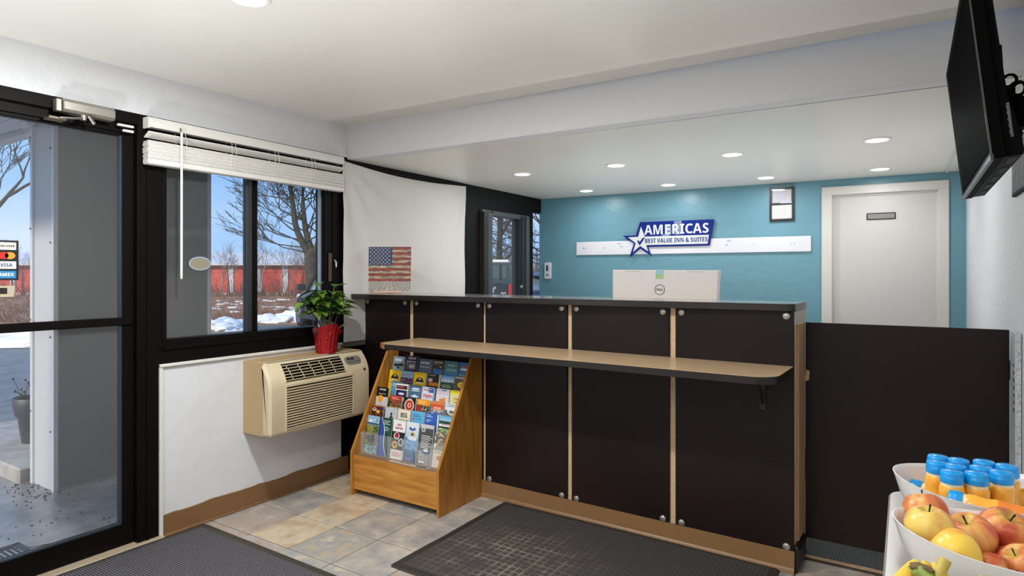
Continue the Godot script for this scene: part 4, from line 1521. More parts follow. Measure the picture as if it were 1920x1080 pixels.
		[["r", 0, 0, 1, 1, "f0c91e"], ["e", 0.18, 0.2, 0.82, 0.66, "2a1f1e"], ["r", 0, 0.44, 1, 0.7, "f0c91e"], ["e", 0.4, 0.22, 0.6, 0.32, "d8d4ca"], ["r", 0.22, 0.40, 0.8, 0.46, "efe4d2"], ["l", 0.2, 0.06, 0.8, 0.12, "b87a1a"], ["l", 0.15, 0.52, 0.8, 0.6, "6a4a1a"]],
		[["g", 0, 0, 1, 0.4, "78b2d6", "a8c6dc"], ["n", 0, 0.3, 1, 0.55, "3a2f4e", "8a6a9a"], ["l", 0.1, 0.14, 0.9, 0.24, "a83a6a"], ["r", 0, 0.56, 1, 1, "38608e"]],
		[["r", 0, 0, 1, 1, "f2cc22"], ["e", 0.2, 0.22, 0.84, 0.68, "241c1c"], ["r", 0, 0.46, 1, 0.7, "f2cc22"], ["e", 0.42, 0.24, 0.62, 0.34, "d6d2c8"], ["r", 0.24, 0.42, 0.82, 0.48, "efe4d2"], ["l", 0.2, 0.07, 0.8, 0.13, "b87a1a"], ["l", 0.15, 0.54, 0.8, 0.62, "6a4a1a"]],
		[["r", 0, 0, 1, 1, "231a1c"], ["n", 0, 0.1, 1, 0.4, "1d1619", "5a2838"], ["e", 0.05, 0.2, 0.4, 0.36, "d8c2cc"], ["r", 0.1, 0.38, 0.95, 0.52, "e08a22"], ["l", 0.1, 0.06, 0.8, 0.12, "e6e2dc"], ["r", 0.88, 0, 1, 1, "d9d2c0"]],
		[["g", 0, 0, 1, 0.3, "4f94c8", "dfeaf0"], ["n", 0, 0.2, 1, 0.3, "f0f2f2", "a5c2d4"], ["r", 0, 0.3, 1, 0.36, "1f4a5e"], ["n", 0, 0.36, 1, 1, "1d3a1e", "3f6a34"], ["l", 0.1, 0.42, 0.9, 0.56, "eef0e2"]],
		[["n", 0, 0, 1, 1, "4a3a2c", "7a6654"], ["r", 0, 0, 1, 0.08, "bdb6a8"], ["e", 0.2, 0.22, 0.75, 0.46, "f4d21e"], ["e", 0.36, 0.3, 0.58, 0.4, "c9a21a"]],
		[["g", 0, 0, 1, 1, "74909e", "8fa6b2"], ["e", 0.1, 0.34, 0.5, 0.46, "1d2022"], ["e", 0.45, 0.32, 0.95, 0.44, "24282a"], ["t", 0.35, 0.36, 0.62, 0.56, "2a2e30"]],
		[["r", 0, 0, 1, 1, "43285e"], ["r", 0.05, 0.24, 0.85, 0.30, "b3a8be"], ["n", 0.0, 0.32, 0.85, 0.6, "8a8a8c", "4e4e52"], ["e", 0.3, 0.4, 0.8, 0.56, "c5c3c2"], ["r", 0.85, 0, 1, 1, "241a3a"]],
		[["g", 0, 0, 1, 1, "56697c", "74869a"], ["r", 0.1, 0.34, 0.9, 0.40, "aebccb"]],
		[["r", 0, 0, 1, 1, "4a4132"], ["n", 0, 0.1, 1, 0.4, "4f4534", "3a3428"], ["e", 0.5, 0.26, 0.9, 0.5, "1d1b1e"], ["e", 0.62, 0.28, 0.78, 0.36, "d9c8a8"], ["g", 0.15, 0.4, 0.9, 1, "3a78b4", "2a5a92"], ["l", 0.1, 0.2, 0.6, 0.26, "b89a6a"]],
		[["r", 0, 0, 1, 1, "4f8288"], ["r", 0.15, 0.34, 0.92, 0.44, "8ab6ba"], ["n", 0, 0.52, 1, 1, "2f78b0", "3f8fc4"]],
		[["g", 0, 0, 1, 1, "2a6cac", "5aa0d2"], ["r", 0.15, 0.16, 0.9, 0.24, "b8524a"], ["e", 0.05, 0.26, 0.95, 0.36, "e6ecf0"], ["l", 0.15, 0.38, 0.8, 0.44, "1c2c3c"], ["n", 0, 0.48, 1, 0.7, "3a5a74", "8ab2cc"]]]
	var names := ["leaflet with a wooded shoreline and yellow lines of text", "green and blue leaflet split by a white curve", "leaflet headed Free Gemstone with rings on black", "pale blue leaflet with a boat on open water", "grey leaflet with white text and a round badge", "cream leaflet with a sketched building",
		"dark leaflet with red and yellow flowers behind the shoreline leaflet", "pale grey leaflet stack with a small dark figure", "cream leaflet stack headed BIG", "light blue leaflet stack with a small red square", "royal blue leaflet with white lines of text", "leaflet with sky, hills and a white band by the right side",
		"tall leaflet with a yellow disc and a red biplane", "leaflet with a red trolley and orange band", "black leaflet with a round red lobster badge", "orange-topped leaflet with photographs", "orange museum leaflet stack", "small black and white leaflet with a pale disc",
		"plain blue leaflet half hidden behind the biplane leaflet", "white leaflet stack with maroon and navy bands", "slate blue leaflet with a small white ship", "white leaflet headed Scenic Flights in red", "pale lilac leaflet with an orange dog", "yellow-topped leaflet reading Come Try",
		"leftmost yellow leaflet with a dark mound emblem", "leaflet of purple hills under blue sky between the yellow ones", "second yellow leaflet with a dark mound emblem", "thick black leaflet stack with an orange band", "leaflet with sky, clouds and dark green woods", "brown leaflet with a yellow flower",
		"grey-blue leaflet headed Whale on the top tier", "purple leaflet headed Lobster with a grey gull", "slate leaflet headed Nature on the top tier", "olive leaflet headed Baker Island with a puffin", "teal leaflet headed Lighthouse on the top tier", "bright blue leaflet with a red word, rightmost on the top tier"]
	var atlas := StandardMaterial3D.new()
	atlas.albedo_texture = cover_atlas(covers)
	atlas.roughness = 0.32
	var sides := M("d9d4c8", 0.7)
	var thick := [0.006, 0.004, 0.014, 0.008, 0.006, 0.005, 0.006, 0.022, 0.024, 0.03, 0.016, 0.006, 0.005, 0.006, 0.012, 0.008, 0.022, 0.006, 0.012, 0.02, 0.008, 0.01, 0.006, 0.01, 0.02, 0.008, 0.022, 0.026, 0.016, 0.014, 0.006, 0.006, 0.01, 0.01, 0.012, 0.008]
	var rise := [0.0, -0.008, -0.004, 0.008, 0.0, -0.03, -0.012, 0.0, 0.004, -0.012, 0.0, -0.006, 0.05, 0.008, -0.006, -0.006, -0.008, -0.01, 0.0, -0.008, -0.006, 0.006, 0.004, 0.0, 0.0, 0.0, -0.004, -0.004, 0.004, -0.012, 0.0, 0.016, 0.0, 0.0, -0.002, 0.002]
	var rng := RandomNumberGenerator.new()
	rng.seed = 17
	var titles := {2: [["FREE", 0.0125, 0.20, "b0243a"], ["GEMSTONE", 0.0115, 0.181, "b0243a"]], 8: [["BIG", 0.026, 0.195, "3a2c22"]], 12: [["OWLS HEAD", 0.0095, 0.215, "e8e6e2"]], 14: [["LOBSTER", 0.007, 0.219, "e6dcc8"]], 16: [["MUSEUM", 0.0105, 0.190, "f6e2c8"]],
		21: [["Scenic", 0.0115, 0.211, "b8243e", -0.022], ["Flights", 0.019, 0.175, "c0203e"]], 23: [["COME", 0.0125, 0.178, "c2702a"], ["TRY", 0.0125, 0.158, "c2702a"]], 30: [["WHALE", 0.0155, 0.206, "e8ecee"]], 31: [["LOBSTER", 0.0125, 0.213, "e6e2ea"]], 32: [["NATURE", 0.0155, 0.203, "e2e8ee"]], 33: [["BAKER ISLAND", 0.0095, 0.214, "e8e2d2"]], 34: [["LIGHTHOUSE", 0.0095, 0.203, "cfe0e2"]]}
	for k in 36:
		var row := k / 6
		var col := k % 6
		var th: float = thick[k]
		var bw := 0.099
		var bh := 0.229
		if row == 0 and col == 5:
			bh = 0.20
		var b := thing("leaflet", names[k], "leaflet", at + Vector3(0.0765 + col * 0.1088 + rng.randf_range(-0.003, 0.003), tiers[row][1] + 0.001, tiers[row][0] + 0.004), rng.randf_range(-0.02, 0.02), "leaflets in the oak rack")
		b.position.y += tiers[row][2] + rise[k] - tiers[row][1] - bh * 0.985
		b.position.y = maxf(b.position.y, at.y + tiers[row][1] + 0.0005)
		if k == 18:
			b.position += Vector3(0.055, 0.006, -0.012)
		if k == 12:
			b.position += Vector3(-0.004, 0.0, 0.003)
		b.rotation.x = -0.17 + rng.randf_range(-0.02, 0.02)
		var bm := mb()
		bm.slab(-bw / 2, bw / 2, 0.0, bh, -th, -0.0004)
		part(b, "pages", bm, sides)
		bm = mb()
		var u0 := Vector2((k % 6) / 6.0 + 0.002, row / 6.0 + 0.001)
		bm.quad(Vector3(-bw / 2, bh, 0), Vector3(bw / 2, bh, 0), Vector3(bw / 2, 0, 0), Vector3(-bw / 2, 0, 0), Vector3(0, 0, 1), u0, u0 + Vector2(1 / 6.0 - 0.004, 1 / 6.0 - 0.002))
		bm.quad(Vector3(-bw / 2, bh, -th), Vector3(bw / 2, bh, -th), Vector3(bw / 2, bh, 0), Vector3(-bw / 2, bh, 0), Vector3(0, 1, 0), u0, u0 + Vector2(1 / 6.0 - 0.004, 0.002))
		part(b, "cover", bm, atlas)
		if titles.has(k):
			for q in titles[k]:
				letters(b, q[0], q[1], Vector3(q[4] if q.size() > 4 else 0.0, q[2], 0.0006), M(q[3], 0.5), 0, true, false, 0.72 if q[0].length() > 7 or q.size() > 4 else 0.86)

# ---------------------------------------------------------------- potted plant
func plant() -> void:
	var o := thing("potted_plant", "green leafy plant in a red foil pot on the air conditioner", "plant", Vector3(0.13, 0.852, -2.69))
	var f := FastNoiseLite.new()
	f.seed = 8
	f.frequency = 1.2
	var rows := []
	for j in 15:
		var v := j / 14.0
		var row := PackedVector3Array()
		for i in 64:
			var a := TAU * i / 64.0
			var r := lerpf(0.060, 0.080, v) + 0.0035 * f.get_noise_3d(cos(a) * 3, v * 5, sin(a) * 3) + 0.0022 * sin(a * 17.0 + v * 4.0)
			var top := 0.168 + 0.026 * sin(a * 2.0 + 0.4) + 0.012 * sin(a * 3.0 + 2.0)
			if j > 11:
				r += (j - 11) * 0.004 * (1.0 + 0.6 * sin(a * 5.0))
			row.append(Vector3(cos(a) * r, v * top, sin(a) * r))
		rows.append(row)
	var m := mb()
	m.grid(rows, true)
	m.lathe([Vector2(0, 0.0), Vector2(0.060, 0.0), Vector2(0.06, 0.002), Vector2(0, 0.002)], 24)
	var foil := paint("9c141c", 0.30, noise(0.03, 5, [], 128), 9.0, 0.5)
	foil.metallic = 0.35
	part(o, "foil_pot", m, foil)
	var rows2 := []
	for r in rows:
		var q := PackedVector3Array()
		for p in r:
			q.append(Vector3(p.x * 0.965, p.y + 0.0005, p.z * 0.965))
		rows2.append(q)
	m = mb()
	m.grid(rows2.slice(7), true)
	part(o, "silver_lining", m, M("c9cccf", 0.22, 0.9))
	m = mb()
	m.lathe([Vector2(0, 0.120), Vector2(0.072, 0.120), Vector2(0.07, 0.128), Vector2(0.03, 0.134), Vector2(0, 0.134)], 20)
	part(o, "soil", m, M("3a2a1e", 0.95))
	# three leaf shapes
	var shapes := []
	for k in 3:
		var lm := mb()
		var rr := []
		var rb := []
		for j in 11:
			var v := j / 10.0
			var wd := 0.38 * pow(sin(PI * pow(v, 0.72)), 0.9) + 0.001
			var row := PackedVector3Array()
			var rowb := PackedVector3Array()
			for i in 5:
				var u := (i - 2) / 2.0
				var p := Vector3(u * wd, -0.35 * v * v * (0.6 + 0.35 * k) + absf(u) * wd * (0.30 + 0.1 * k) + 0.02 * sin(v * 9.0 + k) * u, v)
				row.append(p)
				rowb.append(p - Vector3(0, 0.008, 0))
			rr.append(row)
			rb.append(rowb)
		lm.grid(rr, false, Vector3.UP)
		lm.grid(rb, false, Vector3.DOWN)
		shapes.append(lm.mesh())
	var greens := []
	for h in ["3f6424", "577e2c", "7a9838", "335425"]:
		var g := StandardMaterial3D.new()
		g.albedo_color = C(h)
		g.roughness = 0.36
		g.backlight_enabled = true
		g.backlight = C("46601c")
		greens.append(g)
	var rng := RandomNumberGenerator.new()
	rng.seed = 31
	var stem_m := M("6d7044", 0.5)
	var dark_m := M("2c211a", 0.6)
	var tips := [[-0.02, 0.36, 0.03], [0.05, 0.34, -0.02], [-0.07, 0.31, 0.05], [0.02, 0.30, 0.08], [0.09, 0.30, 0.03], [0.0, 0.33, -0.07], [-0.07, 0.27, -0.03], [0.075, 0.24, -0.085], [0.10, 0.25, -0.02], [0.06, 0.26, 0.085], [-0.03, 0.27, 0.10], [-0.01, 0.29, 0.0], [0.04, 0.22, -0.13], [-0.03, 0.24, 0.145]]
	for k in tips.size():
		var t := Vector3(tips[k][0], tips[k][1] + 0.080, tips[k][2])
		var b := Vector3(t.x * 0.25, 0.125, t.z * 0.25) + Vector3(rng.randf_range(-0.015, 0.015), 0, rng.randf_range(-0.015, 0.015))
		var pts := []
		for j in 7:
			var v := j / 6.0
			pts.append(b.lerp(t, v) + Vector3(t.x, 0, t.z) * -0.35 * v * (1 - v) + Vector3(0.004 * sin(v * 7 + k), 0, 0.004 * cos(v * 6 + k)))
		m = mb()
		m.tube(pts, [0.0032, 0.003, 0.0028, 0.0024, 0.002, 0.0018, 0.0015], 6)
		part(o, "stem", m, dark_m if k > 11 else stem_m)
		var count := 7 if k < 11 else 5
		for j in count:
			var v := 1.0 - 0.38 * j / count
			var base: Vector3 = pts[int(v * 6)]
			var leaf := part(o, "leaf", shapes[rng.randi() % 3], greens[rng.randi() % 4])
			var yaw := rng.randf() * TAU
			var out := Vector3(sin(yaw), 0, cos(yaw))
			if rng.randf() < 0.65:
				out = (out * 0.5 + Vector3(t.x, 0, t.z).normalized()).normalized()
			var size := rng.randf_range(0.066, 0.098)
			leaf.transform = Transform3D(Basis.looking_at(-(out + Vector3(0, rng.randf_range(-0.4, 0.55), 0)), Vector3.UP).scaled(Vector3.ONE * size), base)
	m = mb()
	m.tube([Vector3(0.02, 0.14, -0.06), Vector3(0.03, 0.165, -0.10), Vector3(0.035, 0.175, -0.125), Vector3(0.03, 0.17, -0.15)], [0.003, 0.004, 0.008, 0.002], 6)
	part(o, "bare_stem", m, M("a9a08a", 0.5))
	m = mb()
	m.tube([Vector3(-0.01, 0.13, 0.075), Vector3(-0.01, 0.15, 0.09), Vector3(0.0, 0.21, 0.10)], [0.008, 0.006, 0.002], 6)
	m.blob(Vector3(0.01, 0.145, 0.094), Vector3(0.012, 0.022, 0.012), 0.2, 4)
	part(o, "withered_leaf", m, M("3a2c26", 0.7))

# ---------------------------------------------------------------- floor mats
func mat_texture(kind: int, as_height: bool) -> ImageTexture:
	var n := 64
	var im := Image.create(n, n, false, Image.FORMAT_RGB8)
	var rng := RandomNumberGenerator.new()
	rng.seed = 3 + kind
	for y in n:
		for x in n:
			var h := 0.0
			if kind == 0:         # loop pile rows, broken like brickwork
				var r := y / 16
				var xx := (x + (r % 2) * 16) % 32
				h = (1.0 if xx > 2 else 0.5) if (y % 16) > 5 else 0.0
			else:                 # square waffle
				h = 1.0 if (y % 32) > 6 and (x % 32) > 6 else 0.0
			var c := Color(h, h, h)
			if not as_height:
				var k := rng.randf_range(-0.09, 0.09)
				c = C("252122").lerp(C("67656a"), h) if kind == 0 else (C("353130") if h > 0.5 else C("4a4541"))
				c = Color(c.r + k, c.g + k, c.b + k)
			im.set_pixel(x, y, c)
	return ImageTexture.create_from_image(im)

func mats_on_floor() -> void:
	for k in 2:
		var o := thing("floor_mat", ["grey ribbed entry mat beside the entrance door", "dark waffle mat with black border before the counter"][k], "mat", [Vector3(0.80, 0.0, -1.32), Vector3(1.975, 0.0, -2.595)][k], [-0.02, -0.012][k], "rubber-edged floor mats")
		var w: float = [1.56, 1.50][k]
		var d: float = [1.20, 0.94][k]
		var f := FastNoiseLite.new()
		f.seed = k
		f.frequency = 1.3
		var m := mb()
		var rows := []
		for j in 11:
			var row := PackedVector3Array()
			for i in 17:
				row.append(Vector3((i / 16.0 - 0.5) * w, 0.0075, (j / 10.0 - 0.5) * d))
			rows.append(row)
		m.grid(rows, false, Vector3.UP)
		var per: float = [22.0, 26.0][k]
		var mm := tex_mat(mat_texture(k, false), Vector3(w * per, d * per, 1), 0.85, false, mat_texture(k, true), 0.5)
		m.uv2 = true
		if k == 1:
			mm.detail_enabled = true
			mm.detail_blend_mode = BaseMaterial3D.BLEND_MODE_MIX
			mm.detail_albedo = dust()
			mm.detail_uv_layer = BaseMaterial3D.DETAIL_UV_2
		part(o, "pile", m, mm)
		m = mb()
		# rubber border that waves a little
		for s in 4:
			var along: float = w if s < 2 else d
			var pts := []
			for i in 21:
				var u := (i / 20.0 - 0.5) * along
				var wob := 0.006 * f.get_noise_2d(u * 2.0, s * 5.0) if k == 1 else 0.0
				var sg := -1.0 if s % 2 == 0 else 1.0
				pts.append(Vector3(u, 0, sg * (d / 2 + wob)) if s < 2 else Vector3(sg * (w / 2 + wob), 0, u))
			var prof := []
			for p in pts:
				var ax := Vector3(0, 0, 1) if s < 2 else Vector3(1, 0, 0)
				var sg2 := -1.0 if s % 2 == 0 else 1.0
				prof.append(PackedVector3Array([p + ax * sg2 * -0.03 + Vector3(0, 0.008, 0), p + ax * sg2 * -0.004 + Vector3(0, 0.0085, 0), p + ax * sg2 * 0.012 + Vector3(0, 0.003, 0), p + ax * sg2 * 0.013 + Vector3(0, 0.0, 0)]))
			m.grid(prof, false, Vector3.UP)
		part(o, "rubber_border", m, M("2a2622" if k == 1 else "3b362f", 0.6))

func dust() -> ImageTexture:
	# pale dust trodden into one end of the mat
	var n := 256
	var im := Image.create(n, n, false, Image.FORMAT_RGBA8)
	var f := FastNoiseLite.new()
	f.seed = 5
	f.frequency = 0.03
	var rng := RandomNumberGenerator.new()
	rng.seed = 12
	for y in n:
		for x in n:
			var u := x / float(n)
			var v := y / float(n)
			var a := exp(-pow((u - 0.27) / 0.22, 2) - pow((v - 0.62) / 0.3, 2)) * (0.6 + f.get_noise_2d(x, y))
			var line := fposmod(u * 39.0, 1.0) < 0.22 or fposmod(v * 24.5, 1.0) < 0.22
			a = clampf(a * (0.8 if line else 0.06) * rng.randf_range(0.6, 1.2), 0, 0.75)
			im.set_pixel(x, y, Color(0.66, 0.60, 0.52, a))
	return ImageTexture.create_from_image(im)

# ---------------------------------------------------------------- television on the right wall
func television() -> void:
	var far_low := Vector3(3.396, 1.614, -2.713)
	var x := (Vector3(3.390, 1.614, -1.793) - far_low).normalized()
	var y := (Vector3(3.347, 2.063, -2.714) - far_low).normalized()
	y = (y - x * x.dot(y)).normalized()
	var z := x.cross(y)
	var o := thing("television", "black flat television tilted down from the right wall", "television")
	o.transform = Transform3D(Basis(x, y, z), far_low)
	var gloss := M("0a0a0b", 0.5, 0.0, 0.06)
	var m := mb()
	m.slab(0.0, 0.92, 0.0, 0.452, -0.028, -0.004, 0.003)
	part(o, "bezel", m, gloss)
	m = mb()
	m.slab(0.018, 0.902, 0.028, 0.436, -0.006, -0.0025)
	part(o, "screen", m, M("0a0a0b", 0.6, 0.0, 0.03))
	m = mb()
	m.slab(0.0, 0.92, -0.002, 0.012, -0.006, 0.001, 0.001)
	m.slab(-0.0006, 0.0, 0.0, 0.452, -0.006, 0.0005)
	m.slab(0.9185, 0.9205, 0.0, 0.452, -0.003, 0.0005)
	m.slab(0.0, 0.92, 0.449, 0.453, -0.006, 0.0005)
	part(o, "silver_edge", m, M("45433f", 0.35, 0.6))
	m = mb(Transform3D(Basis(Vector3(0, 0, -1), Vector3(0, 1, 0), Vector3(1, 0, 0)), Vector3(0.012, 0, 0)))
	m.prism(P2([0.026, 0.002, 0.060, 0.002, 0.063, 0.012, 0.058, 0.08, 0.047, 0.13, 0.044, 0.43, 0.026, 0.44]), 0.0, 0.896, 0.004)
	part(o, "rear_housing", m, M("0c0b0b", 0.45, 0.0, 0.1))
	for k in 5:
		m = mb()
		m.slab(0.10 + k * 0.17, 0.20 + k * 0.17, 0.0008, 0.0021, -0.052, -0.036)
		part(o, "speaker_slot", m, M("030303", 0.6))
	m = mb()
	for k in 16:
		m.slab(0.908, 0.9086, 0.045 + k * 0.0050, 0.0485 + k * 0.0050, -0.047, -0.042 + 0.0008 * (k % 3))
	var pt := part(o, "port_label", m, M("6e6e6a", 0.5))
	pt.set_meta("kind", "stuff")
	# mount between television and wall
	var t := thing("wall_mount", "black swivel arm carrying the television on the right wall", "wall mount", Vector3(3.611, 1.78, -2.30))
	var iron := M("0b0a0a", 0.55, 0.0, 0.1)
	m = mb()
	m.slab(-0.012, 0.0, -0.10, 0.14, -0.05, 0.05, 0.003)
	part(t, "wall_plate", m, iron)
	m = mb()
	m.tube([Vector3(-0.012, 0.03, 0.0), Vector3(-0.05, 0.035, -0.03), Vector3(-0.10, 0.04, -0.02)], [0.022, 0.026, 0.022], 12)
	part(t, "arm", m, iron)
	m = mb()
	m.tube([Vector3(-0.10, -0.005, -0.03), Vector3(-0.10, 0.085, -0.03)], [0.030], 14)
	m.tube([Vector3(-0.075, 0.01, 0.0), Vector3(-0.075, 0.07, 0.0)], [0.020], 12)
	part(t, "swivel_joint", m, iron)
	m = mb()
	m.slab(-0.160, -0.128, -0.02, 0.10, -0.10, 0.09, 0.006)
	part(t, "bracket", m, iron)
	for zz in [-0.12, 0.10]:
		m = mb()
		m.tube([Vector3(-0.155, -0.04, zz), Vector3(-0.168, 0.21, zz)], [0.009], 6)
		part(t, "rail", m, iron)
	var loops := [[-0.135, 0.125, 0.02, 0.020], [-0.115, 0.105, 0.0, 0.022], [-0.105, 0.115, -0.04, 0.018], [-0.125, -0.03, 0.02, 0.020], [-0.118, -0.045, -0.01, 0.016]]
	for q in loops:
		var pts := []
		for i in 17:
			var a := TAU * i / 16.0
			pts.append(Vector3(q[0] + q[3] * 0.8 * cos(a), q[1] + q[3] * sin(a), q[2] + 0.01 * cos(a)))
		m = mb()
		m.tube(pts, [0.0042], 7, false)
		part(t, "cable_loop", m, iron)
	# poster on the right wall
	var p := thing("wall_poster", "dark framed poster on the right wall below the television", "poster", Vector3(3.611, 1.60, -3.31), -PI / 2)
	m = mb()
	m.slab(0.0, 0.55, 0.07, 0.29, 0.0, 0.012, 0.002)
	part(p, "frame", m, M("17181a", 0.5, 0.0, 0.1))
	m = mb()
	m.slab(0.012, 0.538, 0.082, 0.278, 0.012, 0.0128)
	part(p, "print", m, tex_mat(noise(0.02, 12, ["131518", "24272b", "3f4349", "1b1d20"], 128), Vector3(3, 3, 3), 0.6))
	letters(p, "GUEST", 0.03, Vector3(0.10, 0.23, 0.0132), M("b9bcc0", 0.4))

# ---------------------------------------------------------------- table with fruit and juice
func bowl_mesh(a: float, b: float, h: float, inside: bool) -> MB:
	var m := mb()
	var rows := []
	var prof := [[0.0, 0.0], [0.42, 0.0], [0.50, 0.004], [0.66, 0.08], [0.83, 0.30], [0.93, 0.60], [0.98, 0.90], [1.0, 1.0]]
	if inside:
		prof = [[0.0, 0.055], [0.40, 0.06], [0.58, 0.10], [0.77, 0.31], [0.89, 0.62], [0.955, 0.92], [0.985, 1.005], [1.0, 1.0]]
	for q in prof:
		var row := PackedVector3Array()
		for i in 56:
			var t := TAU * i / 56.0
			# pointed boat outline: the ends rise a little and narrow
			var c := cos(t)
			var s := sin(t)
			var lift: float = 0.010 * pow(absf(c), 3.0) * q[1]
			row.append(Vector3(c * a * q[0], h * q[1] + lift, s * b * q[0] * (1.0 - 0.06 * c * c)))
		rows.append(row)
	if inside:
		rows.reverse()
	m.grid(rows, true, Vector3.UP if inside else Vector3.ZERO)
	return m

func apple_mesh(sd: int, base: Array) -> MB:
	var m := mb()
	var f := FastNoiseLite.new()
	f.seed = sd
	f.frequency = 1.0
	var rows := []
	var cols := []
	var n := 30
	for i in n + 1:
		var v := float(i) / n
		var th := PI * v
		var row := PackedVector3Array()
		var cr := []
		for j in 40:
			var ph := TAU * j / 40.0
			var r := sin(th) * (1.0 + 0.02 * cos(5.0 * ph) * v) * (1.0 + 0.03 * f.get_noise_2d(cos(ph), sin(ph)))
			var y := cos(th) * 0.97
			# dimples at stalk and eye, narrower towards the eye
			y -= 0.36 * exp(-pow(th / 0.34, 2.0))
			y += 0.22 * exp(-pow((PI - th) / 0.30, 2.0))
			r *= 1.0 - 0.13 * smoothstep(0.45, 1.0, v)
			row.append(Vector3(cos(ph) * r, y, sin(ph) * r))
			var streak := f.get_noise_3d(cos(ph) * 6.0, v * 0.9, sin(ph) * 6.0) * 0.9
			var blush := f.get_noise_3d(cos(ph) * 0.9 + 4.0, v * 0.8, sin(ph) * 0.9) * 1.6
			var k := clampf(base[2] + streak * 0.5 + blush, 0.0, 1.0)
			var cc := C(base[0]).lerp(C(base[1]), k)
			cc = cc.lerp(C("b9b04a"), exp(-pow(th / 0.5, 2.0)) * 0.7)
			if f.get_noise_3d(cos(ph) * 40.0, v * 40.0, sin(ph) * 40.0) > 0.42:
				cc = cc.lerp(C("e8d9a8"), 0.25)
			cr.append(cc.srgb_to_linear())
		rows.append(row)
		cols.append(cr)
	m.grid(rows, true, Vector3.ZERO, cols)
	# grid() aims normals away from each ring's middle; that is right for all but the dimples
	return m

func fruit_table() -> void:
	var t := thing("side_table", "pale grey glossy table with rounded corner against the right wall", "table", Vector3(3.40, 0, -1.20))
	var grey := M("918d86", 0.22)
	var m := mb(Transform3D(LYING, Vector3(0, 0.79, 0)))
	m.prism(rrect(0.42, 1.20, 0.05, 12), 0.0, 0.03, 0.004, true)
	part(t, "table_top", m, grey)
	for sx in [-1, 1]:
		for sz in [-1, 1]:
			m = mb()
			m.tube([Vector3(sx * 0.15, 0.79, sz * 0.52), Vector3(sx * 0.16, 0.0, sz * 0.54)], [0.018, 0.014], 12)
			part(t, "leg", m, M("8b8885", 0.3, 0.6))
	var china := M("e6e4e2", 0.16)
	var bowls := [[Vector3(3.388, 0.8205, -1.286), "white oval bowl heaped with apples", 0.184, 0.134], [Vector3(3.386, 0.8205, -1.583), "white oval bowl holding small juice bottles", 0.186, 0.150]]
	for q in bowls:
		var b := thing("fruit_bowl", q[1], "bowl", q[0], -0.03, "white oval bowls")
		part(b, "outer_shell", bowl_mesh(q[2], q[3], 0.097, false), china)
		part(b, "inner_shell", bowl_mesh(q[2], q[3], 0.097, true), china)
	# apples: x, y, z, radius, tilt x, tilt z, kind
	var kinds := [["e3c262", "d58a48", 0.36], ["e2b062", "c25a38", 0.62], ["eac24a", "e39a48", 0.26], ["e0a85a", "c8553e", 0.50], ["e0a858", "ba4c34", 0.62]]
	var am := StandardMaterial3D.new()
	am.vertex_color_use_as_albedo = true
	am.roughness = 0.33
	am.metallic_specular = 0.45
	var shapes := []
	for k in 5:
		shapes.append(apple_mesh(60 + k, kinds[k]).mesh())
	var lb := mb()
	lb.tube([Vector3(0, 0.35, 0), Vector3(0.03, 0.7, 0.02), Vector3(0.10, 1.10, 0.04)], [0.05, 0.035, 0.05], 7)
	var stalk := lb.mesh()
	var list := [[3.258, 0.922, -1.266, 0.0375, 0.0, 0.05, 0, "yellow-green apple with upright stalk at the left end of the bowl"], [3.254, 0.920, -1.352, 0.0360, -0.3, -0.3, 1, "red-orange apple behind the yellow-green one"],
		[3.291, 0.897, -1.238, 0.0385, 1.35, 0.5, 2, "yellow apple lying on its side at the bowl's front rim"], [3.318, 0.899, -1.325, 0.0400, -0.1, -0.35, 3, "rosy apple with a shallow dimple in the middle of the bowl"], [3.370, 0.899, -1.386, 0.0405, -0.15, -0.45, 4, "large red striped apple at the back of the bowl"],
		[3.383, 0.880, -1.290, 0.0325, 0.3, 0.6, 3, "orange-red apple low at the right of the bowl"], [3.345, 0.864, -1.262, 0.0340, 1.0, 0.2, 4, "shaded dark red apple under the yellow one"], [3.408, 0.872, -1.342, 0.0330, 0.2, -0.2, 1, "dark apple with a black stalk by the right frame edge"],
		[3.305, 0.858, -1.29, 0.033, 0.4, 0.9, 1, "deep red apple glimpsed between the upper apples"], [3.365, 0.858, -1.325, 0.033, 0.9, 0.9, 4, "lowest apple, in the bowl's middle"], [3.275, 0.866, -1.305, 0.034, 0.5, 0.1, 3, "lowest apple, at the bowl's left end"], [3.44, 0.872, -1.29, 0.034, 0.1, 0.3, 0, "apple at the bowl's right end"], [3.455, 0.88, -1.35, 0.034, 0.1, 0.3, 3, "apple at the bowl's far right rim"]]
	for k in list.size():
		var q: Array = list[k]
		var a := thing("apple", q[7], "fruit", Vector3(q[0], q[1], q[2]), 0.0, "apples in the front bowl")
		a.rotation = Vector3(q[4], k * 1.3, q[5])
		var fl := part(a, "flesh", shapes[q[6]], am)
		fl.scale = Vector3.ONE * q[3]
		var sk := part(a, "stalk", stalk, M("3a2a1c", 0.7))
		sk.scale = Vector3.ONE * q[3] * 0.9
		sk.position = Vector3(0, q[3] * 0.05, 0)
	# juice bottles
	var juice := StandardMaterial3D.new()
	juice.albedo_color = C("f3ae3c")
	juice.roughness = 0.2
	juice.subsurf_scatter_enabled = true
	juice.subsurf_scatter_strength = 0.25
	var neck := StandardMaterial3D.new()
	neck.albedo_color = C("ecd9b0")
	neck.roughness = 0.2
	var blue := M("1192dc", 0.22)
	m = mb()
	m.lathe([Vector2(0, 0), Vector2(0.021, 0), Vector2(0.0245, 0.004), Vector2(0.0245, 0.048), Vector2(0.0232, 0.054), Vector2(0.0212, 0.062), Vector2(0.0218, 0.070), Vector2(0.0224, 0.080), Vector2(0.0214, 0.089), Vector2(0.0196, 0.093), Vector2(0.0, 0.093)], 28)
	var body := m.mesh()
	m = mb()
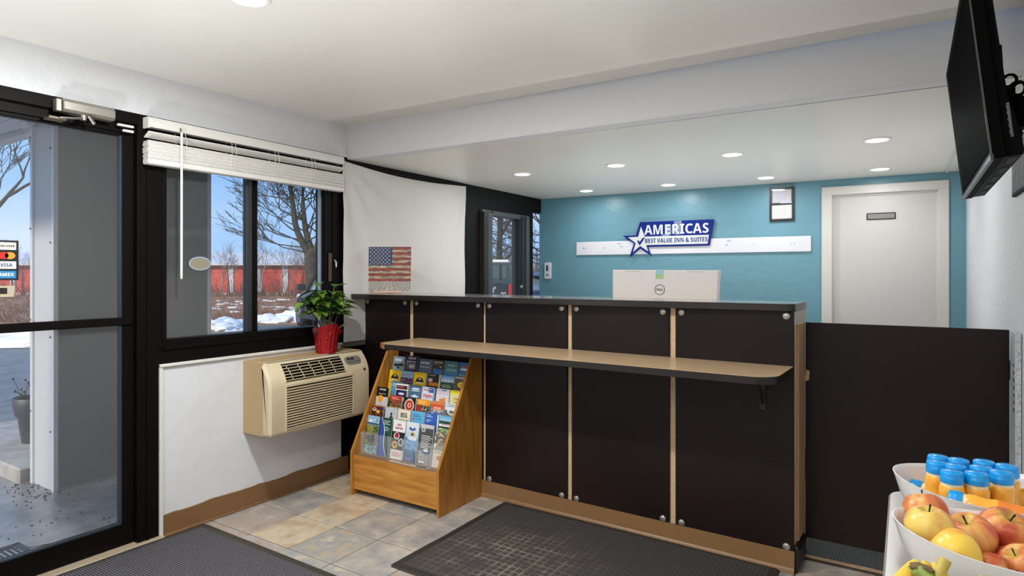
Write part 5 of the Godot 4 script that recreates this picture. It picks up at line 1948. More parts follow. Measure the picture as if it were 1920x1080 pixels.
	m.lathe([Vector2(0, 0.093), Vector2(0.0196, 0.093), Vector2(0.0188, 0.098), Vector2(0.0185, 0.102), Vector2(0, 0.102)], 28)
	var neck_m := m.mesh()
	m = mb()
	m.lathe([Vector2(0, 0.099), Vector2(0.0208, 0.099), Vector2(0.0211, 0.101), Vector2(0.0211, 0.108), Vector2(0.0209, 0.110), Vector2(0.0200, 0.1115), Vector2(0.0199, 0.1175), Vector2(0.0192, 0.1198), Vector2(0.0172, 0.1215), Vector2(0, 0.1225)], 32)
	var cap := m.mesh()
	m = mb()
	m.lathe([Vector2(0.0247, 0.006), Vector2(0.0248, 0.007), Vector2(0.0248, 0.044), Vector2(0.0247, 0.045)], 28)
	var band := m.mesh()
	var bl := [[3.281, -1.592, "upright juice bottle nearest the bowl's left end"], [3.284, -1.645, "upright juice bottle behind the leftmost one"], [3.303, -1.533, "front juice bottle of the second column"], [3.311, -1.585, "middle juice bottle of the second column"], [3.320, -1.637, "rear juice bottle of the second column"],
		[3.344, -1.548, "front juice bottle of the third column"], [3.356, -1.600, "middle juice bottle of the third column"], [3.365, -1.652, "rear juice bottle of the third column"], [3.387, -1.583, "front juice bottle of the fourth column, with black letter"], [3.402, -1.640, "rear juice bottle of the fourth column"]]
	for k in bl.size():
		var pos := Vector3(bl[k][0], 0.832, bl[k][1])
		var b := thing("juice_bottle", bl[k][2], "bottle", pos, 0.0, "juice bottles in the rear bowl")
		bottle(b, body, neck_m, cap, band, juice, neck, blue, k)
	var lying := [[Vector3(3.242, 0.880, -1.620), Vector3(1.0, -0.15, 0.25), "juice bottle lying with its cap at the bowl's left end"], [Vector3(3.305, 0.905, -1.492), Vector3(1.0, -0.12, 0.10), "juice bottle lying across the bowl's front with cap leftwards"], [Vector3(3.462, 0.885, -1.655), Vector3(-1.0, 0.0, 0.2), "juice bottle lying with its cap to the right"]]
	for k in 3:
		var b := thing("juice_bottle", lying[k][2], "bottle", Vector3.ZERO, 0.0, "juice bottles in the rear bowl")
		var yv: Vector3 = -lying[k][1].normalized()
		var xv := yv.cross(Vector3.UP).normalized()
		b.transform = Transform3D(Basis(xv, yv, xv.cross(yv)), lying[k][0] - yv * 0.11)
		bottle(b, body, neck_m, cap, band, juice, neck, blue, 20 + k)
	# bananas before the bowl
	var bn := thing("banana_bunch", "bunch of yellow bananas with green stems before the apple bowl", "fruit", Vector3(3.258, 0.805, -1.10))
	var tips := [[-0.055, 0.086, 0.06, 0.10], [-0.012, 0.10, 0.03, 0.02], [0.055, 0.078, 0.02, -0.03]]
	for k in 3:
		var yel := M(["dfb93f", "d8b53c", "e0bd48"][k], 0.45)
		var pts := []
		var rad := []
		for i in 15:
			var v := i / 14.0
			var ang := lerpf(-0.25, 1.9, v)
			pts.append(Vector3(-0.02 + k * 0.012 + tips[k][0] * v * 1.5, 0.098 - 0.088 * pow(v, 1.3) * 1.0, 0.0 + 0.115 * sin(ang) * (0.9 + 0.1 * k) - 0.02))
			rad.append(0.0165 * pow(sin(PI * clampf(v * 0.86 + 0.07, 0, 1)), 0.55))
		m = mb()
		m.tube(pts, rad, 6)
		part(bn, "banana", m, yel)
	m = mb()
	m.blob(Vector3(-0.014, 0.106, -0.012), Vector3(0.015, 0.006, 0.010), 0.2, 6)
	part(bn, "crown", m, M("6b5a3a", 0.8))
	m = mb()
	m.tube([Vector3(-0.03, 0.092, -0.018), Vector3(-0.014, 0.10, -0.01), Vector3(0.0, 0.09, -0.004)], [0.010, 0.013, 0.011], 6)
	part(bn, "green_neck", m, M("7d8f3a", 0.5))
	m = mb()
	m.tube([Vector3(-0.004, 0.072, 0.0), Vector3(0.006, 0.096, -0.014), Vector3(0.016, 0.118, -0.03)], [0.012, 0.008, 0.0095], 6)
	part(bn, "stem", m, M("b9a24a", 0.5))
	m = mb()
	m.tube([Vector3(0.05, 0.07, -0.03), Vector3(0.06, 0.09, -0.045), Vector3(0.064, 0.096, -0.05)], [0.014, 0.010, 0.006], 6)
	part(bn, "tip", m, M("b5a850", 0.5))

func bottle(b: Node3D, body: Mesh, neck_m: Mesh, cap: Mesh, band: Mesh, juice: Material, neck: Material, blue: Material, k: int) -> void:
	part(b, "body", body, juice)
	part(b, "neck", neck_m, neck)
	part(b, "cap", cap, blue)
	var l := part(b, "label_band", band, M("e8812a", 0.4))
	if k == 0:
		letters(l, "nfi", 0.012, Vector3(-0.006, 0.034, 0.0250), M("2a1c14", 0.5), -0.25, true, true)
	elif k == 8:
		letters(l, "D", 0.014, Vector3(-0.008, 0.034, 0.0245), M("2a1c14", 0.5), -0.25, true, false)

# ---------------------------------------------------------------- outside
func slab_at(lat0: float, lat1: float, y0: float, y1: float, d0: float, d1: float) -> MB:
	# a flat box on the lot, its sides along the road
	var m := mb(Transform3D(Basis(Vector3.UP, YAW), Vector3(EYE.x, 0, EYE.z)))
	m.slab(lat0, lat1, y0, y1, -d1, -d0)
	return m

func grounds() -> void:
	var asph := tex_mat(noise(0.03, 51, ["55585d", "686b70", "777a7e"], 256, false, 5), Vector3.ONE * 0.35, 0.6, true, noise(0.2, 52, [], 128), 0.5)
	var lot := struct("ground_lot", "wet grey asphalt parking lot outside")
	var m := mb()
	m.slab(-70, -0.15, -0.4, -0.10, -75, 25)
	m.slab(-0.15, 30, -0.4, -0.16, -75, -6.05)
	part(lot, "asphalt", m, asph)
	var walk := struct("ground_walk", "damp concrete porch slab at the entrance")
	m = mb()
	m.slab(-2.9, -0.15, -0.10, -0.03, -3.6, 3.0, 0.01)
	part(walk, "slab", m, tex_mat(noise(0.02, 53, ["666a70", "7b7f85", "8d9196"], 256, false, 5), Vector3.ONE * 0.8, 0.30, true, plaster, 0.4))
	m = mb()
	m.tube([Vector3(-0.30, -0.029, -1.62), Vector3(-0.36, -0.029, -1.50), Vector3(-0.46, -0.029, -1.45), Vector3(-0.50, -0.029, -1.36), Vector3(-0.58, -0.029, -1.28), Vector3(-0.57, -0.029, -1.18)], [0.003], 4)
	part(walk, "crack", m, M("33302d", 0.9))
	m = mb()
	var rng := RandomNumberGenerator.new()
	rng.seed = 44
	for k in 110:
		var p := Vector3(rng.randf_range(-1.95, -0.5), -0.028, rng.randf_range(-1.78, -1.2))
		if k > 60:
			p = Vector3(-1.32 + rng.randf_range(-0.4, 0.12), -0.028, -1.76 + rng.randf_range(-0.05, 0.16))
		m.box(p, Vector3(rng.randf_range(0.004, 0.013), 0.006, rng.randf_range(0.004, 0.012)), 0.001)
	var grit := part(walk, "grit", m, M("3b3834", 0.9))
	grit.set_meta("kind", "stuff")
	var gr := thing("drain_grate", "black slotted drain grate set in the porch slab", "grate", Vector3(-0.42, -0.028, -1.21))
	m = mb()
	m.slab(-0.20, 0.14, -0.01, 0.004, 0.08, 0.11, 0.002)
	m.slab(-0.20, 0.14, -0.01, 0.004, -0.13, -0.10, 0.002)
	m.slab(0.11, 0.14, -0.01, 0.004, -0.13, 0.11, 0.002)
	m.slab(-0.20, -0.17, -0.01, 0.004, -0.13, 0.11, 0.002)
	part(gr, "frame", m, M("2f3338", 0.4, 0.5))
	for k in 8:
		m = mb()
		m.slab(-0.17, 0.11, -0.01, 0.002, -0.092 + k * 0.023, -0.080 + k * 0.023, 0.002)
		part(gr, "bar", m, M("15171a", 0.4, 0.5))
	var cb := struct("ground_curb", "raised concrete curb slab beside the porch pier")
	m = mb()
	m.slab(-3.4, -1.71, -0.10, 0.068, -2.9, -1.715, 0.012)
	part(cb, "slab", m, tex_mat(noise(0.03, 54, ["8d8b88", "a3a09b", "b2afa9"], 128), Vector3.ONE * 1.2, 0.7))
	# porch pier clad in white sheet metal
	var pi := struct("porch_column", "broad white metal-clad porch pier outside the door")
	var clad := paint("b9bdc2", 0.42, noise(0.06, 55, [], 128), 5.0, 0.12)
	m = mb()
	m.slab(-1.645, -1.325, -0.03, 2.42, -2.80, -1.775, 0.002)
	part(pi, "cladding", m, clad)
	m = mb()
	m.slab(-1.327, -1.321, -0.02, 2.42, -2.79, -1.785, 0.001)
	part(pi, "shade_painted_sheet", m, M("7d7872", 0.5), "warm grey sheet with painted shade on the side facing the door")  # warm grey sheet, its colour darkened further to paint in the shade
	m = mb()
	for q in [[-1.66, -1.625, -1.79, -1.762], [-1.345, -1.315, -1.79, -1.762], [-1.345, -1.312, -2.815, -2.79], [-1.345, -1.315, -2.30, -2.28]]:
		m.slab(q[0], q[1], -0.03, 2.42, q[2], q[3], 0.002)
	part(pi, "corner_trim", m, M("d2d6da", 0.35, 0.2))
	m = mb()
	for y in [0.35, 0.95, 1.55, 2.15]:
		m.box(Vector3(-1.355, y, -1.760), Vector3(0.012, 0.012, 0.008), 0.002)
		m.box(Vector3(-1.648, y + 0.1, -1.760), Vector3(0.012, 0.012, 0.008), 0.002)
	part(pi, "screw", m, M("5a5d60", 0.4, 0.5))
	# canopy over the entrance
	var ca := struct("ceiling_canopy", "white metal canopy soffit over the entrance outside")
	m = mb()
	m.slab(-3.6, -0.15, 2.44, 2.62, -1.96, -0.4)
	part(ca, "roof_slab", m, M("b7babd", 0.5))
	for k in 10:
		m = mb()
		m.slab(-3.55, -0.16, 2.425, 2.44, -1.93 + k * 0.15, -1.79 + k * 0.15, 0.004)
		part(ca, "soffit_panel", m, M("c9cccf", 0.45))
	m = mb()
	m.slab(-1.70, -0.15, 2.44, 2.62, -6.0, -1.96)
	m.slab(-1.28, -0.15, 2.44, 2.62, -0.4, 2.7)
	part(ca, "added_eave", m, M("b7babd", 0.5))  # overhang added out of view to shade the porch ground and pier
	var gu := thing("rain_gutter", "white rain gutter with downpipe elbow at the canopy's edge", "gutter", Vector3(-3.6, 2.40, -1.98))
	m = mb(Transform3D(Basis(Vector3.UP, PI / 2), Vector3.ZERO))
	m.prism(P2([0.0, 0.0, 0.0, 0.13, 0.09, 0.13, 0.11, 0.10, 0.09, 0.0]), 0.0, 2.1, 0.003)
	part(gu, "trough", m, M("cfd2d4", 0.4))
	m = mb()
	m.tube([Vector3(1.75, 0.03, -0.02), Vector3(1.75, -0.02, 0.02), Vector3(1.82, -0.05, 0.12), Vector3(1.90, -0.06, 0.24), Vector3(2.02, -0.055, 0.24)], [0.03], 10)
	part(gu, "elbow", m, M("c5c8ca", 0.4))
	# planter
	var pl := thing("planter_pot", "dark grey tapered planter with dry stalks behind the porch pier", "planter", Vector3(-2.42, 0.068, -2.06))
	m = mb()
	m.lathe([Vector2(0, 0), Vector2(0.075, 0), Vector2(0.10, 0.20), Vector2(0.118, 0.215), Vector2(0.135, 0.34), Vector2(0.13, 0.345), Vector2(0.118, 0.33), Vector2(0.115, 0.30), Vector2(0, 0.30)], 28)
	part(pl, "pot", m, M("3c4045", 0.45))
	m = mb()
	for k in 16:
		var b := Vector3(rng.randf_range(-0.07, 0.07), 0.29, rng.randf_range(-0.07, 0.07))
		var tip := b + Vector3(rng.randf_range(-0.12, 0.12), rng.randf_range(0.08, 0.2), rng.randf_range(-0.1, 0.1))
		m.tube([b, b.lerp(tip, 0.5) + Vector3(0.01, 0.02, 0), tip], [0.003, 0.0025, 0.0015], 4)
		m.blob(tip, Vector3.ONE * 0.009, 0.3, k, false, 8)
	part(pl, "dry_stalk", m, M("2e2520", 0.8))
	# verge, snow, field
	var vg := struct("ground_verge", "strip of dull winter grass along the lot")
	var grassy := tex_mat(noise(0.05, 57, ["5f553f", "7a6f50", "8b7f62", "6d6a48"], 256, false, 5), Vector3.ONE * 0.5, 0.95, true, noise(0.2, 58, [], 128), 3.0)
	part(vg, "turf", slab_at(-60, 60, -0.12, -0.07, 12.2, 13.4), grassy)
	part(vg, "turf", slab_at(-8.4, 60, -0.12, -0.075, 14.6, 16.0), grassy)
	var rd := struct("road_far", "grey wet road beyond the snow bank")
	part(rd, "asphalt", slab_at(-60, 60, -0.12, -0.085, 16.2, 17.8), M("66686a", 0.85))
	var fd := struct("ground_field", "brown winter field before the red storage building")
	var brown := tex_mat(noise(0.03, 59, ["6a4c3c", "8c6751", "a68068", "b8967a"], 256, false, 6), Vector3.ONE * 0.22, 0.95, true, noise(0.15, 60, [], 128), 5.0)
	part(fd, "soil", slab_at(-70, 60, -0.12, -0.06, 17.6, 62), brown)
	var tuft := mb()
	for k in 9:
		var a := k * 2.4
		var b := Vector3(cos(a), 0, sin(a)) * 0.10
		var tp := b * 3.4 + Vector3(0, 0.15 + 0.07 * sin(k * 1.7), 0)
		var sd := Vector3(-sin(a), 0, cos(a)) * 0.018
		tuft.face([b - sd, b + sd, tp], Vector3(cos(a), 0.3, sin(a)).normalized())
	var mm := MultiMesh.new()
	mm.transform_format = MultiMesh.TRANSFORM_3D
	mm.mesh = tuft.mesh()
	mm.instance_count = 5200
	for k in 5200:
		var d := 18.0 + 24.0 * pow(rng.randf(), 1.3)
		var p := outside(rng.randf_range(-1.0, 0.3) * d, -0.06, d)
		mm.set_instance_transform(k, Transform3D(Basis(Vector3.UP, rng.randf() * TAU).scaled(Vector3.ONE * rng.randf_range(0.4, 1.1)), p))
	var mi := MultiMeshInstance3D.new()
	mi.name = "dry_grass"
	mi.multimesh = mm
	mi.material_override = M("8f6c56", 0.95)
	add_child(mi)
	tag(mi, "dry brown grass tufts across the winter field", "grass", "", "stuff")
	var snow := StandardMaterial3D.new()
	snow.albedo_color = C("eceef2")
	snow.roughness = 0.8
	var banks := [[-10.9, 12.9, 2.6, 0.30, "long low snow bank beyond the lot seen through the door"], [-7.45, 16.2, 0.55, 0.26, "peaked snow mound left of the window mullion"], [-7.05, 18.6, 0.8, 0.24, "snow bank right of the window mullion"], [-6.45, 18.8, 0.75, 0.30, "snow bank ending behind the parked car's wheel"], [-9.3, 17.8, 0.7, 0.14, "small flat patch of snow across the wet road"]]
	for k in banks.size():
		m = mb()
		m.blob(Vector3.ZERO, Vector3(banks[k][2], banks[k][3], 0.75), 0.30, 30 + k, true, 30)
		m.blob(Vector3(banks[k][2] * 0.5, 0, 0.2), Vector3(banks[k][2] * 0.6, banks[k][3] * 0.75, 0.6), 0.35, 50 + k, true, 24)
		solo("snow_bank", banks[k][4], "snow", m, snow, outside(banks[k][0], -0.085, banks[k][1]), YAW)
	m = mb()
	for k in 46:
		var d := rng.randf_range(19, 34)
		var p := outside(rng.randf_range(-0.62, -0.28) * d, -0.05, d)
		m.blob(p, Vector3(rng.randf_range(0.12, 0.5), 0.06, rng.randf_range(0.08, 0.2)), 0.3, k, true, 8)
	var sc := solo("snow_scraps", "scraps of old snow scattered over the brown field", "snow", m, snow)
	sc.set_meta("kind", "stuff")
	# red storage building
	var b := thing("storage_building", "long red storage building with white pilasters beyond the field", "building", outside(0, -0.10, 43.0), YAW)
	var red := tex_mat(noise(0.02, 61, ["b53c30", "c64a3b", "cf5545"], 128), Vector3.ONE * 0.8, 0.6)
	var pale := tex_mat(noise(0.08, 62, ["9fa6ad", "c2c8cd", "d8dcdf"], 128), Vector3.ONE * 0.7, 0.6)
	m = mb()
	m.slab(-46, -8.5, 0.0, 2.1, -7.8, -0.06)
	part(b, "wall", m, M("8d2d25", 0.7))
	for k in 20:
		var x := -46.0 + k * 1.885
		m = mb()
		m.slab(x + 0.37, x + 1.885, 0.14, 2.05, -0.08, 0.02, 0.01)
		m.slab(x + 0.37, x + 1.885, 1.58, 1.62, 0.0, 0.05, 0.005)
		for j in 4:
			m.slab(x + 0.40, x + 1.855, 0.34 + j * 0.3, 0.355 + j * 0.3, 0.0, 0.03, 0.003)
		part(b, "door_panel", m, red)
		m = mb()
		m.slab(x, x + 0.37, 0.0, 2.08, -0.1, 0.08, 0.01)
		part(b, "pilaster", m, pale)
	m = mb()
	m.slab(-46.2, -8.3, 0.02, 0.16, -0.02, 0.12)
	part(b, "base_strip", m, M("b9a8a2", 0.7))
	m = mb(Transform3D(Basis(Vector3.UP, PI / 2), Vector3(-46.4, 0, 0)))
	m.prism(P2([-0.45, 2.05, -0.45, 2.20, 4.0, 3.05, 8.2, 2.20, 8.2, 2.05]), 0.0, 38.3)
	part(b, "roof", m, paint("c6c9cd", 0.6, noise(0.1, 63, [], 64), 1.5, 1.0))
	m = mb()
	for k in 48:
		m.slab(-46.4 + k * 0.8, -46.36 + k * 0.8, 2.19, 2.24, -0.2, 0.46)
	part(b, "gutter_clip", m, M("9aa0a8", 0.5))

# ---------------------------------------------------------------- vehicles; x forward, z to the vehicle's left
func ring(x: float, w: float, y0: float, y1: float, r: float, wt := -1.0) -> PackedVector3Array:
	var p := PackedVector3Array()
	var top := w if wt < 0 else wt
	for k in 4:
		for i in 5:
			var a := PI / 2 * (k + i / 4.0)
			var c := cos(a)
			var s := sin(a)
			var sx: float = [1, -1, -1, 1][k]
			var sy: float = [1, 1, -1, -1][k]
			var half := top if sy > 0 else w
			p.append(Vector3(x, ((y1 - r) if sy > 0 else (y0 + r)) + s * r, -(sx * (half - r) + c * r)))
	return p

func wheel(o: Node3D, x: float, z: float, r: float) -> void:
	var s := signf(z)
	var xf := Transform3D(Basis(Vector3.RIGHT, PI / 2 * s), Vector3(x, r, z))
	var m := mb(xf)
	m.lathe([Vector2(r * 0.66, -0.20), Vector2(r * 0.95, -0.20), Vector2(r, -0.17), Vector2(r, -0.03), Vector2(r * 0.95, 0.0), Vector2(r * 0.68, 0.005), Vector2(r * 0.66, -0.02)], 32)
	var t := part(o, "wheel", m, M("17181a", 0.8))
	m = mb(xf)
	m.lathe([Vector2(0, -0.09), Vector2(r * 0.62, -0.09), Vector2(r * 0.64, -0.01), Vector2(r * 0.68, 0.0), Vector2(r * 0.66, 0.006), Vector2(r * 0.60, -0.004), Vector2(r * 0.60, -0.07), Vector2(0, -0.07)], 32)
	for k in 5:
		m.xf = xf * Transform3D(Basis(Vector3.UP, TAU * k / 5.0), Vector3.ZERO)
		m.box(Vector3(r * 0.33, -0.02, 0), Vector3(r * 0.6, 0.025, r * 0.17), 0.006)
	m.xf = xf
	m.lathe([Vector2(0, -0.04), Vector2(r * 0.14, -0.04), Vector2(r * 0.13, 0.0), Vector2(0, 0.003)], 16)
	part(t, "rim", m, M("9a9da2", 0.3, 0.7))
	m = mb(Transform3D(Basis(Vector3.RIGHT, PI / 2 * s), Vector3(x, r + 0.03, z - s * 0.012)))
	m.lathe([Vector2(0, -0.24), Vector2(r * 1.17, -0.24), Vector2(r * 1.17, -0.004), Vector2(0, -0.004)], 30)
	part(o, "wheel_arch", m, M("141517", 0.8))

func car(label: String, at: Vector3, heading: float, paint_hex: String, h: float, detail: bool) -> Node3D:
	var o := thing("parked_car", label, "car", at, heading)
	var coat := StandardMaterial3D.new()
	coat.albedo_color = C(paint_hex)
	coat.metallic = 0.5
	coat.roughness = 0.28
	var dark := M("1a1d20", 0.5)
	var gl := M("77868f", 0.06, 0.35)
	var k := h / 1.68
	var m := mb()
	m.loft([ring(2.22, 0.60, 0.42, 0.80 * k, 0.14), ring(2.10, 0.80, 0.30, 0.88 * k, 0.18), ring(1.6, 0.90, 0.25, 0.95 * k, 0.17, 0.82), ring(1.0, 0.92, 0.24, 1.00 * k, 0.14, 0.84), ring(0.4, 0.92, 0.24, 1.02 * k, 0.1, 0.86), ring(-1.2, 0.92, 0.24, 1.06 * k, 0.1, 0.86), ring(-1.9, 0.90, 0.26, 1.08 * k, 0.14, 0.84), ring(-2.16, 0.82, 0.34, 1.06 * k, 0.18), ring(-2.24, 0.70, 0.45, 0.95 * k, 0.15)])
	part(o, "body", m, coat)
	m = mb()
	m.loft([ring(1.02, 0.78, 0.94 * k, 1.00 * k, 0.02), ring(0.30, 0.80, 0.98 * k, 1.50 * k, 0.06, 0.68), ring(-0.2, 0.81, 1.05 * k, 1.60 * k, 0.07, 0.66), ring(-1.0, 0.81, 1.05 * k, 1.62 * k, 0.07, 0.66), ring(-1.75, 0.79, 1.05 * k, 1.54 * k, 0.07, 0.66), ring(-2.12, 0.76, 1.0 * k, 1.12 * k, 0.03)])
	part(o, "windows", m, gl)
	m = mb()
	m.loft([ring(0.34, 0.64, 1.50 * k, 1.525 * k, 0.01), ring(-0.2, 0.69, 1.58 * k, 1.65 * k, 0.03), ring(-1.0, 0.69, 1.60 * k, 1.68 * k, 0.03), ring(-1.78, 0.68, 1.54 * k, 1.60 * k, 0.02), ring(-1.95, 0.6, 1.53 * k, 1.55 * k, 0.01)])
	part(o, "roof", m, coat)
	m = mb()
	for s in [-1.0, 1.0]:
		m.tube([Vector3(1.02, 1.00 * k, 0.80 * s), Vector3(0.62, 1.28 * k, 0.755 * s), Vector3(0.28, 1.52 * k, 0.70 * s)], [0.035], 6)
		m.tube([Vector3(-0.25, 1.08 * k, 0.825 * s), Vector3(-0.32, 1.60 * k, 0.69 * s)], [0.04], 6)
		m.tube([Vector3(-1.25, 1.08 * k, 0.825 * s), Vector3(-1.30, 1.58 * k, 0.69 * s)], [0.045], 6)
		m.tube([Vector3(-2.05, 1.10 * k, 0.78 * s), Vector3(-1.78, 1.54 * k, 0.68 * s)], [0.07], 6)
	part(o, "pillar", m, dark if detail else coat)
	for s in [-1.0, 1.0]:
		m = mb()
		m.loft([ring(0.62, 0.10, -0.07, 0.09, 0.05), ring(0.70, 0.12, -0.08, 0.10, 0.06), ring(0.80, 0.09, -0.06, 0.07, 0.05)])
		var mi := part(o, "mirror", m, dark)
		mi.position = Vector3(0, 1.08 * k, 1.04 * s)
		m = mb()
		m.tube([Vector3(-1.75, 1.66 * k, 0.60 * s), Vector3(-1.0, 1.735 * k, 0.61 * s), Vector3(-0.1, 1.70 * k, 0.60 * s)], [0.018], 6)
		part(o, "roof_rail", m, dark)
		m = mb()
		m.slab(-1.6, 1.45, 0.24, 0.40, 0.90 * s - 0.03, 0.90 * s + 0.03, 0.02)
		part(o, "sill_cladding", m, dark)
		for x in [-0.15, -1.1]:
			m = mb()
			m.box(Vector3(x, 0.93 * k, 0.925 * s), Vector3(0.2, 0.03, 0.03), 0.01)
			part(o, "door_handle", m, dark)
		m = mb()
		m.box(Vector3(2.02, 0.80 * k, 0.66 * s), Vector3(0.28, 0.14, 0.26), 0.04)
		part(o, "headlamp", m, M("c9d2d8", 0.1))
		m = mb()
		m.box(Vector3(-2.12, 0.92 * k, 0.70 * s), Vector3(0.2, 0.26, 0.22), 0.04)
		part(o, "tail_lamp", m, M("8f1a1c", 0.2))
	for x in [1.36, -1.32]:
		for s in [-1.0, 1.0]:
			wheel(o, x, s * 0.93, 0.355)
	return o

func vehicles() -> void:
	var f := Vector3(-0.9135, 0, -0.4067)
	var wheel_at := Vector3(-11.0, -0.10, -11.40)
	# heading: local x points along f
	car("grey parked sport utility car seen through the window behind the plant", wheel_at - f * 1.36 + Vector3(0.378, 0, -0.85), PI - 0.4189, "3d4148", 1.70, true)
	car("dark blue parked car glimpsed through the slit window", outside(1.2, -0.10, 19.5), PI / 2 + YAW, "2c3f66", 1.52, false)
	# pickup with a cap over its bed
	var t := thing("pickup_truck", "dark teal pickup truck with bed cap behind the rear door glass", "truck", outside(-0.93, -0.10, 19.4 + 2.7), PI / 2 + YAW)
	var coat := StandardMaterial3D.new()
	coat.albedo_color = C("24434a")
	coat.metallic = 0.3
	coat.roughness = 0.3
	var m := mb()
	m.loft([ring(2.9, 0.80, 0.45, 1.05, 0.12), ring(2.7, 0.94, 0.40, 1.15, 0.12), ring(1.3, 0.97, 0.40, 1.20, 0.1), ring(-2.6, 0.97, 0.42, 1.20, 0.06), ring(-2.68, 0.95, 0.45, 1.19, 0.05)])
	part(t, "body", m, coat)
	m = mb()
	m.loft([ring(1.35, 0.86, 1.15, 1.2, 0.02), ring(0.75, 0.86, 1.18, 1.80, 0.06, 0.74), ring(-0.5, 0.86, 1.18, 1.84, 0.06, 0.74), ring(-0.72, 0.86, 1.18, 1.78, 0.06, 0.74)])
	part(t, "cab", m, M("31434a", 0.1, 0.3))
	m = mb()
	m.loft([ring(-0.70, 0.90, 1.19, 1.78, 0.05, 0.84), ring(-1.5, 0.92, 1.19, 1.84, 0.05, 0.86), ring(-2.55, 0.92, 1.19, 1.80, 0.05, 0.86), ring(-2.62, 0.91, 1.19, 1.78, 0.04, 0.85)])
	part(t, "bed_cap", m, M("3a4c50", 0.35))
	m = mb()
	m.slab(-2.66, -0.75, 1.80, 1.90, -0.84, 0.84, 0.04)
	part(t, "snow_layer", m, M("eceef0", 0.7))
	m = mb()
	m.slab(-2.635, -2.60, 1.30, 1.72, -0.76, 0.76, 0.02)
	var rw := part(t, "rear_window", m, M("56686c", 0.1, 0.2))
	m = mb()
	m.slab(-2.65, -2.62, 1.25, 1.74, 0.53, 0.61, 0.01)
	part(rw, "window_bar", m, M("101214", 0.5))
	m = mb()
	m.slab(-2.72, -2.66, 0.52, 1.17, -0.80, 0.80, 0.02)
	var tg := part(t, "tailgate", m, M("15272e", 0.3))
	m = mb(Transform3D(Basis(Vector3.UP, -PI / 2), Vector3(-2.722, 0.94, 0.34)))
	m.prism(P2([-0.10, 0.10, -0.04, 0.13, 0.0, 0.07, 0.04, 0.13, 0.10, 0.10, 0.07, 0.03, 0.035, 0.05, 0.03, -0.05, 0.0, -0.09, -0.03, -0.05, -0.035, 0.05, -0.07, 0.03]), 0.0, 0.01)
	part(tg, "emblem", m, M("b9bfc2", 0.3, 0.5))
	letters(tg, "4x4", 0.07, Vector3(-2.724, 0.86, 0.66), M("c9ced0", 0.4), -PI / 2)
	for s in [-1.0, 1.0]:
		m = mb()
		m.slab(-2.73, -2.58, 0.72, 1.14, 0.82 * s, 0.96 * s, 0.03)
		part(t, "tail_lamp", m, M("b01f2a", 0.25))
		m = mb()
		m.box(Vector3(0.9, 1.25, 1.08 * s), Vector3(0.12, 0.2, 0.2), 0.03)
		part(t, "mirror", m, M("101214", 0.5))
	m = mb()
	m.slab(-2.85, -2.68, 0.38, 0.58, -0.95, 0.95, 0.04)
	part(t, "bumper", m, M("8d9296", 0.3, 0.7))
	for x in [1.85, -1.75]:
		for s in [-1.0, 1.0]:
			wheel(t, x, s * 0.97, 0.40)

# ---------------------------------------------------------------- bare trees
func limb(m: MB, p: Vector3, d: Vector3, length: float, r: float, depth: int, rng: RandomNumberGenerator, spread: float, up: float, minr: float) -> void:
	var pts := [p]
	var rad := [r]
	var n := 4 if depth > 2 else 3
	var dir := d
	var q := p
	for i in n:
		dir = (dir + Vector3(rng.randf_range(-1, 1), rng.randf_range(-0.5, 1) * up, rng.randf_range(-1, 1)) * 0.16).normalized()
		q += dir * length / n
		pts.append(q)
		rad.append(maxf(minr, r * lerpf(1.0, 0.62, float(i + 1) / n)))
	m.tube(pts, rad, 8 if depth > 4 else (6 if depth > 2 else 4), false)
	if depth <= 0:
		return
	var kids := 2 if depth > 3 else 3
	for k in kids:
		var side := Vector3(rng.randf_range(-1, 1), rng.randf_range(-0.35, 0.7) * up, rng.randf_range(-1, 1)).normalized()
		var nd := (dir + side * spread).normalized()
		var at: Vector3 = pts[n] if k < 2 else pts[1 + rng.randi() % (n - 1)]
		limb(m, at, nd, length * rng.randf_range(0.62, 0.86), maxf(minr, r * rng.randf_range(0.48, 0.66)), depth - 1, rng, spread, up, minr)

